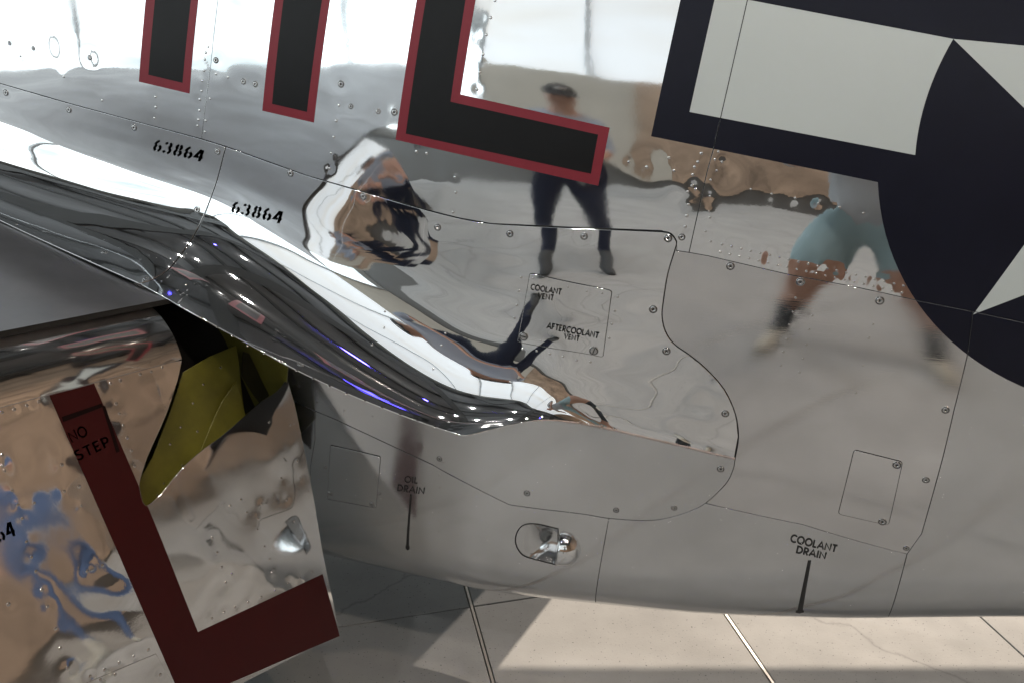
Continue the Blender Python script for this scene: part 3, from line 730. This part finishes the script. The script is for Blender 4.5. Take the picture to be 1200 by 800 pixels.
# ---- wing root fillet: two panels
SEAM = [FI(*p) for p in smooth_px([(265, 172), (262, 182), (253, 215), (240, 250), (228, 275), (211, 300), (196, 317), (179, 328), (163, 333)], 3)]
SEAM[0] = (SEAM[0][0], 0.); 
s0, s1 = SEAM[0][0], SEAM[-1][0]
FR2 = [FI(*p) for p in smooth_px([(775, 271), (786, 273.5), (793, 283), (791.5, 292), (783, 320), (778, 350), (776, 370), (780, 388), (790, 402.5), (807.5, 415), (827, 431), (849, 456), (862, 485), (865.5, 512)], 3)]
sT = float(A_uv[11][0]); sE = float(B_s[-2])
CREASE = [FI(*p) for p in smooth_px([(861, 537), (820, 527.5), (780, 518), (740, 509), (700, 500.5), (670, 495), (642, 491.5), (622, 493), (600, 497), (575, 503), (558, 507.5), (546, 509.8)], 4)]+[FI(*p) for p in smooth_px([(540, 509.6), (505, 498.5), (470, 486), (435, 472.5), (400, 458), (340, 430), (270, 392), (215, 362), (192, 349), (175, 339.5)], 4)]
P1 = [(-1.7, 0.)]+[(s, 0.) for s in np.linspace(-1.68, s0, 30)][:-1]+SEAM+[(s, 1.) for s in np.linspace(s1, -1.7, 30)][1:]
P2 = SEAM[::-1]+[(s, 0.) for s in np.linspace(s0, sT, 40)][1:-1]+FR2+CREASE
FP1 = sheet('fillet_panel', SL, P1, .0004, .011, M['fillet'], PLANE, gap=.0018, thick=.003, bevel=.0006)
FP2 = sheet('fillet_panel', SL, P2, .0004, .008, M['fillet'], PLANE, gap=.0018, thick=.003, bevel=.0006)
sheet('seam_backing', SL, [(s_-.012, v_) for s_, v_ in SEAM]+[(s_+.012, v_) for s_, v_ in SEAM[::-1]], -.0040, .012, M['primer'], FP1, thick=.001)
for k, h in ((1, FP1), (2, FP2)):
    for x, y, sc in FSCREW[k]: fasten(ME_screw, 'screw', SL, FI(x, y), h, off=.0004, scale=sc)
    for x, y in FRIV[k]: fasten(ME_rivet, 'rivet', SL, FI(x, y), h, off=.0004, scale=.7)
cd = door(SL, FI, [(621.5, 320), (717, 340.5), (706.5, 418), (606.5, 400)], .008, PLANE, .008, M['fillet'], off=.0018)
fasten(ME_slot, 'slotted_fastener', SL, FI(614, 394), cd, off=.002, rot=-.9); fasten(ME_slot, 'slotted_fastener', SL, FI(696, 410.5), cd, off=.002, rot=.5)
for x, y in [(625, 326), (666, 336), (688, 341), (706, 343.5), (634, 399)]: fasten(ME_rivet, 'rivet', SL, FI(x, y), cd, off=.0019, scale=.5)
# rough bead of sealant under the aft lip of the fillet
cq = densify(np.array(CREASE[:29]), .004)[:-1]; cq = cq[cq[:, 0] > -.06][::-1]; cq = cq[np.argsort(cq[:, 0])]
pb, nb = SL.full(cq[:, 0], cq[:, 1], .0)
V, Fc = [], []
for i, (p, n) in enumerate(zip(pb, nb)):
    t = AX; b = unit(np.cross(t, n)); r = .0022*(.7+.6*random.random())*min(1, .35+i/60)
    for j in range(6):
        a = j*math.tau/6; V.append(p+n*(.0005+r*math.sin(a)*.8)+b*(r*math.cos(a))-b*.0006*random.random())
    if i: Fc += [((i-1)*6+j, (i-1)*6+(j+1) % 6, i*6+(j+1) % 6, i*6+j) for j in range(6)]
finish('sealant_bead', V, Fc, None, M['sealant'], FP2)

# ---- drain outlet with its blister
c_uv = fu(652, 640); cP, cN = SF.full(np.array([c_uv[0]]), np.array([c_uv[1]])); cP, cN = cP[0], cN[0]
ex_ = unit(AX-cN*np.dot(AX, cN)); ey_ = np.cross(cN, ex_)
hp, hn = SF.full(np.array([q[0] for q in drain]), np.array([q[1] for q in drain]))
hb = densify(np.array([((p-cP)@ex_, (p-cP)@ey_) for p in hp]), .006)
V, Fc = [], []; nr_ = 8; nb_ = len(hb); cc = np.array([.002, (hb[:, 1].max()+hb[:, 1].min())/2])
hbz = np.interp(hb[:, 0], sorted((p-cP)@ex_ for p in hp), [z for _, z in sorted(((p-cP)@ex_, (p-cP)@cN) for p in hp)])
for k in range(nr_+1):
    r = 1-k/nr_
    for i in range(nb_):
        q = cc+(hb[i]-cc)*r; dep = .036*(1-r**2.2)*min(1, max(0, (q[0]+.075)/.055))
        V.append(cP+ex_*q[0]+ey_*q[1]+cN*(hbz[i]*r-.0006-dep))
    if k: Fc += [((k-1)*nb_+i, (k-1)*nb_+(i+1) % nb_, k*nb_+(i+1) % nb_, k*nb_+i) for i in range(nb_)]
RIM, RF_ = [], []
for i in range(nb_):
    q = hb[i]; t_ = unit(hb[(i+1) % nb_]-hb[i-1]); o2 = np.array([t_[1], -t_[0]])
    for k in range(6):
        a = k*math.tau/6; RIM.append(cP+ex_*(q[0]+o2[0]*.0014*math.cos(a))+ey_*(q[1]+o2[1]*.0014*math.cos(a))+cN*(hbz[i]+.0014*math.sin(a)))
    RF_ += [(i*6+k, i*6+(k+1) % 6, ((i+1) % nb_)*6+(k+1) % 6, ((i+1) % nb_)*6+k) for k in range(6)]
finish('recess_rim', RIM, RF_, None, M['primer'], PAN['F'])
DRN = finish('drain_recess', V, Fc, None, M['dull'], PAN['F'])
V, Fc = [], []; na, nz = 28, 10
for i in range(nz+1):
    ph = i/nz*math.pi/2
    for j in range(na):
        th = j*math.tau/na; x = max(math.cos(th)*math.cos(ph)*.038, -.0135+.004*math.sin(ph)); y = math.sin(th)*math.cos(ph)*.040; z = math.sin(ph)*.034
        V.append(cP+ex_*(x+.014)+ey_*(y+cc[1])+cN*(z-.001))
    if i: Fc += [((i-1)*na+j, (i-1)*na+(j+1) % na, i*na+(j+1) % na, i*na+j) for j in range(na)]
o = finish('drain_blister', V, Fc, None, M['fillet'], PAN['F'])
for sg in (1, -1):          # the two ears that hold the blister
    ear = [(.004, sg*.027), (.018, sg*.034), (.032, sg*.030), (.040, sg*.018), (.041, sg*.008), (.030, sg*.006), (.024, sg*.02), (.004, sg*.026)]
    V = [cP+ex_*x+ey_*(y+cc[1])+cN*.0012 for x, y in ear]+[cP+ex_*x+ey_*(y+cc[1])-cN*.002 for x, y in ear]; n = len(ear)
    finish('blister_ear', V, [tuple(range(n)) if sg < 0 else tuple(reversed(range(n)))]+[(i, (i+1) % n, n+(i+1) % n, n+i) for i in range(n)], None, M['dull'], PAN['F'])

# ---- roundel and letters
wl = [POL[k] for k in 'ABCDH']
Lt = np.array(fu(1117, 46)); LL = np.array(fu(1140.5, 368.5)); ch = LL-Lt; Rd = np.linalg.norm(ch)/(2*math.sin(rad(36)))
pr = np.array([-ch[1], ch[0]])/np.linalg.norm(ch); pr *= np.sign(pr[0]); CC = (Lt+LL)/2+pr*Rd*math.cos(rad(36))
a1 = math.atan2(*(Lt-CC)[::-1]); tip = lambda k: CC+Rd*np.array([math.cos(a1-k*math.tau/5), math.sin(a1-k*math.tau/5)])
ri = Rd*.381966
star = []
for k in range(5):
    star.append(tuple(tip(k))); an = a1-(k+.5)*math.tau/5; star.append(tuple(CC+ri*np.array([math.cos(an), math.sin(an)])))
Ro = np.mean([np.linalg.norm(np.array(fu(*p))-CC) for p in [(1036, 252), (1045, 287), (1060, 325), (1084, 362), (1112, 400), (1132, 419), (1175, 447)]])
barL = [fu(839, -7), fu(808, 131.5)]; barR = np.array(fu(1072.5, 182)); aR = math.atan2(*(barR-CC)[::-1]) % math.tau; aT = a1 % math.tau
bar = barL+[tuple(CC+Rd*np.array([math.cos(a), math.sin(a)])) for a in np.linspace(aR, aT, 14)]
outL = [fu(804, -45), fu(797.5, 0), fu(763, 160)]; oR = np.array(fu(1030.5, 213.5)); aO = math.atan2(*(oR-CC)[::-1]) % math.tau
e1 = unit(tip(2)-tip(0)) if False else unit(np.array(barL[1])-barR)*-1
topo = np.array(outL[0]); t_hit = None
for t in np.linspace(0, 1.5, 600):
    q = topo+e1*t
    if np.linalg.norm(q-CC) < Ro: t_hit = q; break
if t_hit is None: t_hit = CC+np.array([0, Ro])
aH = math.atan2(*(t_hit-CC)[::-1]) % math.tau
navy = outL+[tuple(CC+Ro*np.array([math.cos(a), math.sin(a)])) for a in np.linspace(aO, aH+math.tau if aH < aO else aH, 110)] if True else None
# keep the whole disc: run the long way round when needed
if (aH-aO) % math.tau < math.pi: navy = outL+[tuple(CC+Ro*np.array([math.cos(a), math.sin(a)])) for a in np.linspace(aO, aH+math.tau, 140)]
INS = paint('roundel', SF, navy, .00035, .02, M['navy'], PLANE, wl, holes=[bar, star])
paint('roundel_bar', SF, bar, .00035, .02, M['white'], INS, wl); paint('roundel_star', SF, star, .00035, .02, M['white'], INS, wl)
def up(a, b, y=-160): return (a[0]+(b[0]-a[0])*(y-a[1])/(b[1]-a[1]), y)
LET = [([up((163, 96), (174, 0)), (163, 96), (222, 110), up((222, 110), (236, 0))], [up((174, 88), (184, 0)), (174, 88), (214, 97.5), up((214, 97.5), (226.5, 0))]),
       ([up((307.5, 130), (326, 0)), (307.5, 130), (368, 144), up((368, 144), (390.5, 0))], [up((319, 122), (335.5, 0)), (319, 122), (360, 131.5), up((360, 131.5), (380.5, 0))]),
       ([up((463.5, 164), (492, 0)), (463.5, 164), (701, 218), (714.5, 150), (539.5, 111), up((539.5, 111), (559.5, 0))], [up((475.5, 157), (502, 0)), (475.5, 157), (692.5, 204), (701, 158), (528, 119.5), up((528, 119.5), (548, 0))])]
for o_, i_ in LET:
    po, pi_ = [fu(*p) for p in o_], [fu(*p) for p in i_]
    pi_ = [(s, t-(.03 if p[1] < -100 else 0)) for (s, t), p in zip(pi_, i_)]
    lt = paint('letter', SF, po, .00035, .02, M['maroon'], PLANE, wl, holes=[pi_]); paint('letter_fill', SF, pi_, .00035, .02, M['black'], lt, wl)

# ---- stencils
K = dict(w=.17)
text('stencil_number', SL, FI, '63864', (178, 176.5), (236.5, 190), 13.5, M['stencil'], FP1, .0008, w=.19, slant=.10)
text('stencil_number', SL, FI, '63864', (269.5, 249), (329.5, 262.5), 13.5, M['stencil'], FP2, .0008, w=.19, slant=.10)
text('stencil_text', SL, FI, 'COOLANT', (622, 339), (658, 345), 6.8, M['stencil'], cd, .0023, w=.20)
text('stencil_text', SL, FI, 'VENT', (630.5, 349.5), (649, 352), 6.8, M['stencil'], cd, .0023, w=.20)
text('stencil_text', SL, FI, 'AFTERCOOLANT', (641, 384.5), (701.5, 396), 7.2, M['stencil'], cd, .0023, w=.20)
text('stencil_text', SL, FI, 'VENT', (661, 396.5), (679, 399.5), 6.4, M['stencil'], cd, .0023, w=.20)
text('stencil_text', SF, fu, 'COOLANT', (926, 634), (980, 646.5), 8.8, M['stencil'], PAN['G'], .0006, w=.21)
text('stencil_text', SF, fu, 'DRAIN', (933, 647), (967.5, 654.8), 8.4, M['stencil'], PAN['G'], .0006, w=.21)
arrow('stencil_arrow', SF, fu, (948.7, 656), (936.8, 718), 3.6, M['stencil'], PAN['G'], .0006)
text('stencil_text', SF, fu, 'OIL', (474, 564.5), (490, 566), 7.6, M['stencil'], PAN['F'], .0006, w=.15)
text('stencil_text', SF, fu, 'DRAIN', (465.5, 574.5), (497.5, 578.6), 7.8, M['stencil'], PAN['F'], .0006, w=.16)
arrow('stencil_arrow', SF, fu, (481.7, 578.5), (477.5, 644.5), 3.8, M['stencil'], PAN['F'], .0006)

# ---- wing
def wl_pt(r, k):            # r along the root towards the nose, k outboard; the top curves over towards the leading edge
    w = unit(np.array([-math.sin(PSI), -math.cos(PSI), .09])); d = unit(D_OUT*(1-r/2.4)+w*(r/2.4))
    q = max(0, r-.55); return T0+RB*min(r, .55)+unit(RB*(1-min(1, q/1.0))+unit(RB-np.array([0, 0, RB[2]+.03]))*min(1, q/1.0))*q+d*k-NW*.004
rs = np.concatenate([np.linspace(0, .55, 8), np.linspace(.65, 2.3, 14)]); ks = np.concatenate([[-.03], np.linspace(.0, 1.2, 7), np.linspace(1.6, 4.6, 6)])
top = np.array([[wl_pt(r, k) for k in ks] for r in rs])
bot = np.array([[wl_pt(r, k)-np.array([0, 0, 1])*(.010+.24*max(0, math.sin(min(1, r/2.3)*math.pi))**.8) for k in ks] for r in rs])
nr_, nk = len(rs), len(ks); V = np.concatenate([top.reshape(-1, 3), bot.reshape(-1, 3)]); Fc, mi = [], []; o_ = nr_*nk
for i in range(nr_-1):
    for j in range(nk-1):
        q = (i*nk+j, i*nk+j+1, (i+1)*nk+j+1, (i+1)*nk+j)
        Fc += [q[::-1], tuple(a+o_ for a in q)]; mi += [0, 0]
for i in (0, nr_-1):
    for j in range(nk-1): Fc.append((i*nk+j, i*nk+j+1, o_+i*nk+j+1, o_+i*nk+j)); mi.append(1 if i == 0 else 0)  # trailing edge face coloured black to read as the shaded flap gap
for j in (0, nk-1):
    for i in range(nr_-1): Fc.append((i*nk+j, (i+1)*nk+j, o_+(i+1)*nk+j, o_+i*nk+j)); mi.append(0)
WING = finish('wing', V, Fc, None, [M['wing'], M['well']], PLANE, mi)

bm = bmesh.new(); bm.from_mesh(WING.data); bmesh.ops.recalc_face_normals(bm, faces=bm.faces[:])
for e in bm.edges: e.smooth = e.calc_face_angle(0) < .6
bm.to_mesh(WING.data); bm.free()

# ---- flap: rolled nose, skin, trailing strip, red marking
fp = lambda pts: [FL(*p) for p in pts]
FLAP = thing('flap', '', '', (0, 0, 0)); del FLAP['label'], FLAP['category']
FLAP.name = 'flap'; FLAP.location = tuple(OF); FLAP.parent = PLANE; FLAP.matrix_parent_inverse = Matrix.Translation(PLANE.location).inverted()
nose = sheet('flap_nose', SP, [(-1.2, -.31), (.0, -.31), (.0, -.001), (-1.2, -.001)], .0, .011, M['flap'], FLAP, thick=.002)
EDGE = [(213, 422), (208, 445), (197, 478), (187, 503), (173, 535), (165, 560), (164, 572), (171, 592), (190, 577), (214, 548), (240, 525), (262, 509), (287, 487), (306, 470), (325, 458), (337, 443)]
REDGE = [(345, 472), (352, 505), (361, 550), (369, 592), (377, 640), (390, 703)]
te = np.array(fp([(398, 745), (270, 800)])); ted = (te[1]-te[0])/abs(te[1, 0]-te[0, 0])
sm_ = np.array(fp([(391, 706), (183, 765)])); smd = (np.array(FL(100, 800))-sm_[1]); smd = smd/abs(smd[0]); 
seamL = tuple(sm_[1]+smd*(1.2+sm_[1, 0]))
bl = FL(216, 824)
teL = tuple(te[0]+ted*(1.2+te[0, 0]))
skin = [(-1.2, .0)]+[(u, 0.) for u in np.linspace(-1.1, -.02, 20)]+fp(EDGE[:1])+fp(smooth_px(EDGE, 3))[1:]+fp(REDGE)+[tuple(te[0]), tuple(te[1]), bl, tuple(sm_[1]), seamL]
FSK = sheet('flap_skin', SP, skin, .0, .008, M['flap'], FLAP, gap=.0004, thick=.0016)
strip_ = [seamL, tuple(sm_[1]), bl, teL]
FST = sheet('trailing_strip', SP, strip_, .0, .012, M['flap'], FLAP, gap=.0009, thick=.002)
V = [flp(np.array(u), np.array(v))-NF*d for u, v, d in ((-1.2, -.02, .11), (.06, -.02, .11), (te[0, 0], te[0, 1]-.004, .003), (-1.2, te[0, 1]-.19, .003))]
finish('flap_underside', V, [(0, 1, 2, 3)], None, M['flap'], FLAP)
red = fp([(57, 461), (110, 448.8), (172, 590), (203, 667), (232, 740), (305, 706), (378, 672), (398, 744.5), (270, 799.5), (214, 823.5), (205, 800)])
paint('red_walkway_marking', SP, red, .0004, .02, M['red'], FLAP, [skin])
text('stencil_text', SP, FL, 'NO', (84, 518), (104, 509), 13, M['redtext'], FLAP, .0008, w=.15)
text('stencil_text', SP, FL, 'STEP', (91, 539.5), (130, 521), 12.5, M['redtext'], FLAP, .0008, w=.15, gap=.16)
for q in ([(72, 488), (119, 472), (119.5, 476.5), (74, 494)], [(119, 475), (123, 475), (140, 528), (136, 530)]):
    paint('stencil_line', SP, fp(q), .0008, .02, M['redtext'], FLAP)
text('stencil_number', SP, FL, '63864', (-38, 652), (19.5, 626), 19, M['stencil'], FLAP, .0006, w=.17, slant=.1)
for x, y in FLRIV:
    a = FL(x, y)
    host = FST if pip(np.array([a]), strip_)[0] else FSK
    fasten(ME_rivet, 'rivet', SP, a, host, scale=random.uniform(.65, .9))

# ---- inside of the flap well, green primer and a black sheet for its shade
def shifted(d): return Surf(lambda u, v: flp(u, v)-NF*d, True)
GS = []
def inside(name, px, d, m, wob, seed):
    s_ = shifted(d); sv = Solver(s_.fn, np.arange(-.6, .6, .03), np.arange(-.12, .9, .03)); s_.wave(5, (.05, .15), wob, seed)
    GS[:] = [s_, sv]
    return sheet(name, s_, [sv(*p) for p in px], 0, .012, m, FLAP, thick=.002)
gr = inside('flap_rib', [(150, 610), (163, 566), (180, 535), (197, 490), (215, 436), (246, 418), (276, 405), (280, 428), (287, 487), (300, 500), (255, 560), (200, 640)], .030, M['green'], .05, 21)
for p_ in [(192, 566), (184, 580), (200, 520), (212, 500), (226, 472), (238, 450), (258, 430), (214, 545), (232, 505)]:
    fasten(ME_rivet, 'rivet', GS[0], GS[1](*p_), gr, scale=.65)
inside('rib_flange', [(228, 560), (238, 522), (247, 500), (262, 470), (276, 447), (282, 462), (288, 489), (270, 520), (240, 570)], .022, M['green'], .07, 22)
inside('hinge_bracket', [(286, 412), (318, 424), (336, 436), (330, 462), (310, 480), (298, 462), (284, 440)], .055, M['greendark'], .08, 23)
SW = Surf(lambda s, t: fus(s, t, .05)); svw = fus_P(.05)
sheet('flap_well_wall', SW, [svw(*p) for p in [(120, 300), (205, 345), (338, 420), (335, 450), (343, 515), (300, 560), (120, 600)]], 0, .03, M['green'], PLANE)
inside('well_floor', [(60, 330), (200, 350), (330, 440), (330, 560), (60, 560)], .10, M['well'], .0, 24)  # black sheet painting in the dark depth behind the flap opening

# ================================================================== PEOPLE (seen mirrored in the skin)
def body(name, label, loc, face, J, E, R, tags, mats, group=None, eyes=None):
    """J joints (x right, y forward, z up); E bones with a material tag each; one continuous skinned body"""
    me = bpy.data.meshes.new('person'); names = list(J); ix = {n: i for i, n in enumerate(names)}
    me.from_pydata([J[n] for n in names], [(ix[a], ix[b]) for a, b, _ in E], [])
    t = bpy.data.objects.new('person', me); COL.objects.link(t)
    t.modifiers.new('s', 'SKIN'); sv = me.skin_vertices[0].data
    for n in names:
        r = R[n]; sv[ix[n]].radius = r if isinstance(r, tuple) else (r, r)
    for v in sv: v.use_root = False
    sv[0].use_root = True
    t.modifiers.new('u', 'SUBSURF').levels = 2
    dg = bpy.context.evaluated_depsgraph_get(); nm = bpy.data.meshes.new_from_object(t.evaluated_get(dg)); bpy.data.objects.remove(t)
    for m in mats: nm.materials.append(M[m])
    seg = [(np.array(J[a]), np.array(J[b]), tg, max(np.ravel(R[a])[0], .01)) for a, b, tg in E]
    for p in nm.polygons:
        c = np.array(p.center); best = None
        for a, b, tg, r in seg:
            d = b-a; u = np.clip(np.dot(c-a, d)/np.dot(d, d), 0, 1); q = np.linalg.norm(c-a-d*u)/r
            if best is None or q < best[0]: best = (q, tg, u)
        p.material_index = mats.index(best[1]); p.use_smooth = True
    root = bpy.data.objects.new('person', nm); COL.objects.link(root)
    root.location = loc; root.rotation_euler = (0, 0, face); root['label'] = label; root['category'] = 'person'
    return root
def fingers(J, E, R, side, w, h, tag='skin'):
    """four unequal bent fingers and a thumb rooted in the palm"""
    w, h = np.array(w), np.array(h); f = unit(h-w); sd = unit(np.cross(f, [0, 0, 1.])); dn = np.cross(sd, f)
    for k, (o, L) in enumerate(((-.032, .060), (-.011, .072), (.011, .068), (.031, .052))):
        a = h+sd*o; b = a+f*L*.55-dn*.012; c = b+f*L*.35-dn*.03
        for n, p, r in ((f'f{side}{k}a', a, .0095), (f'f{side}{k}b', b, .0085), (f'f{side}{k}c', c, .007)): J[n] = tuple(p); R[n] = r
        E += [(f'hand{side}', f'f{side}{k}a', tag), (f'f{side}{k}a', f'f{side}{k}b', tag), (f'f{side}{k}b', f'f{side}{k}c', tag)]
    s_ = -1 if side == 'r' else 1
    a = w+(h-w)*.45-sd*s_*-.03; b = a+f*.035-sd*s_*-.025
    J[f't{side}a'], J[f't{side}b'] = tuple(a), tuple(b); R[f't{side}a'], R[f't{side}b'] = .011, .009
    E += [(f'wrist{side}', f't{side}a', tag), (f't{side}a', f't{side}b', tag)]
def make_person(label, loc, face, top, legs, shin, shoe, arms, hat, stride=.0, H=1.76):
    k = H/1.76; J = {'pelvis': (0, 0, .95*k)}; R = {'pelvis': (.155, .115)}; E = []
    def add(n, p, r, par, tg): J[n] = tuple(np.array(p)*k); R[n] = r; E.append((par, n, tg))
    add('waist', (0, .01, 1.10), (.145, .105), 'pelvis', top); add('chest', (0, 0, 1.30), (.165, .115), 'waist', top); add('upchest', (0, -.01, 1.42), (.13, .09), 'chest', top)
    add('neck', (0, 0, 1.51), .055, 'upchest', 'skin'); add('jaw', (0, .03, 1.575), (.062, .075), 'neck', 'skin'); add('head', (0, .015, 1.66), (.078, .095), 'jaw', 'skin'); add('crown', (0, 0, 1.725), (.062, .075), 'head', 'hair')
    add('nose', (0, .125, 1.635), .014, 'head', 'skin')
    for sd, c in ((1, 'r'), (-1, 'l')):
        add('ear'+c, (sd*.085, .0, 1.645), .016, 'head', 'skin')
        add('sh'+c, (sd*.185, -.01, 1.43), .062, 'upchest', top); el, wr, ha = arms[c]
        add('elbow'+c, el, .045, 'sh'+c, top); add('wrist'+c, wr, .030, 'elbow'+c, 'skin'); add('hand'+c, ha, (.042, .022), 'wrist'+c, 'skin')
        fingers(J, E, R, c, J['wrist'+c], J['hand'+c])
        add('hip'+c, (sd*.10, 0, .90), .098, 'pelvis', legs); add('thigh'+c, (sd*(.13+stride*.25), .01, .66), .118 if shin != legs else .085, 'hip'+c, legs)
        add('knee'+c, (sd*(.13+stride*.45), .02, .50), .060, 'thigh'+c, 'skin' if shin != legs else legs); add('calf'+c, (sd*(.135+stride*.7), -.01, .36), .058, 'knee'+c, 'skin' if shin != legs else legs)
        add('shin'+c, (sd*(.14+stride*.85), -.005, .20), .046, 'calf'+c, shin); add('ankle'+c, (sd*(.14+stride), 0, .095), .042, 'shin'+c, shin)
        add('ball'+c, (sd*(.17+stride), .13, .042), (.046, .036), 'ankle'+c, shoe); add('toe'+c, (sd*(.175+stride), .19, .034), (.038, .028), 'ball'+c, shoe)
    mats = list(dict.fromkeys([top, 'skin', 'hair', legs, shin, shoe]))
    p = body('person', label, loc, face, J, E, R, None, mats)
    for sd in (1, -1):
        V, Fc, mi = lathe([(.0001, .012), (.010, .006), (.012, 0), (.010, -.006)], 8, [0]*4)
        e = finish('eye', [(x+sd*.031*k, z+.105*k, y+1.652*k) for x, y, z in V], Fc, None, M['cap'], p)
    if hat:
        V, Fc = [], []; n = 18
        for i in range(7):
            a = i/6*math.pi/2
            for j in range(n):
                b = j*math.tau/n; V.append((.098*k*math.cos(a)*math.cos(b), .118*k*math.cos(a)*math.sin(b), (1.68+.10*math.sin(a))*k))
            if i: Fc += [((i-1)*n+j, (i-1)*n+(j+1) % n, i*n+(j+1) % n, i*n+j) for j in range(n)]
        c = finish('baseball_cap', V, Fc, None, M['cap'], p)
        V, Fc = [], []
        for i in range(9):
            a = math.pi*(.12+.76*i/8); x, y = math.cos(a), math.sin(a)
            V += [(.096*k*x, .112*k*y, 1.69*k), (.10*k*x, (.112*y+.085*math.sin(a)**.6)*k, (1.672-.02*math.sin(a))*k), (.10*k*x, (.112*y+.085*math.sin(a)**.6)*k, (1.668-.02*math.sin(a))*k)]
            if i: Fc += [(3*i-3, 3*i-2, 3*i+1, 3*i), (3*i-2, 3*i-1, 3*i+2, 3*i+1)]
        finish('cap_visor', V, Fc, None, M['cap'], c)
        V = [(.035*k*math.cos(a), .119*k-abs(.01*math.cos(a)), (1.722+.018*math.sin(a))*k) for a in np.linspace(0, math.tau, 13)[:-1]]
        finish('cap_badge', V+[(x, y-.012, z) for x, y, z in V], [tuple(range(12))[::-1]]+[(i, (i+1) % 12, 12+(i+1) % 12, 12+i) for i in range(12)], None, M['badge'], c)
    return p
hold = {'r': ((.25, .13, 1.22), (.10, .33, 1.30), (.075, .39, 1.335)), 'l': ((-.25, .13, 1.22), (-.10, .33, 1.30), (-.075, .39, 1.335))}
clasp = {'r': ((.27, .02, 1.16), (.12, .22, 1.06), (.05, .25, 1.04)), 'l': ((-.27, .02, 1.16), (-.13, .22, 1.08), (-.06, .26, 1.06))}
hang = {'r': ((.27, -.01, 1.15), (.28, .05, .90), (.28, .07, .82)), 'l': ((-.27, -.01, 1.15), (-.28, .05, .90), (-.28, .07, .82))}
make_person('person in grey shirt, pale teal shorts, dark socks and pale shoes', (.24, -.42, 0), rad(-8), 'shirtgrey', 'shorts', 'sock', 'shoe', hold, False, .14)
make_person('person in black cap, pale blue shirt and navy jeans standing with hands together', (-1.50, -1.32, 0), rad(-32), 'shirtblue', 'jeans', 'jeans', 'sock', clasp, True, .04, 1.58)
make_person('person in blue work clothes standing beside the rear fuselage', (4.5, .50, 0), rad(80), 'bluecloth', 'bluecloth', 'bluecloth', 'shoe', hang, False)
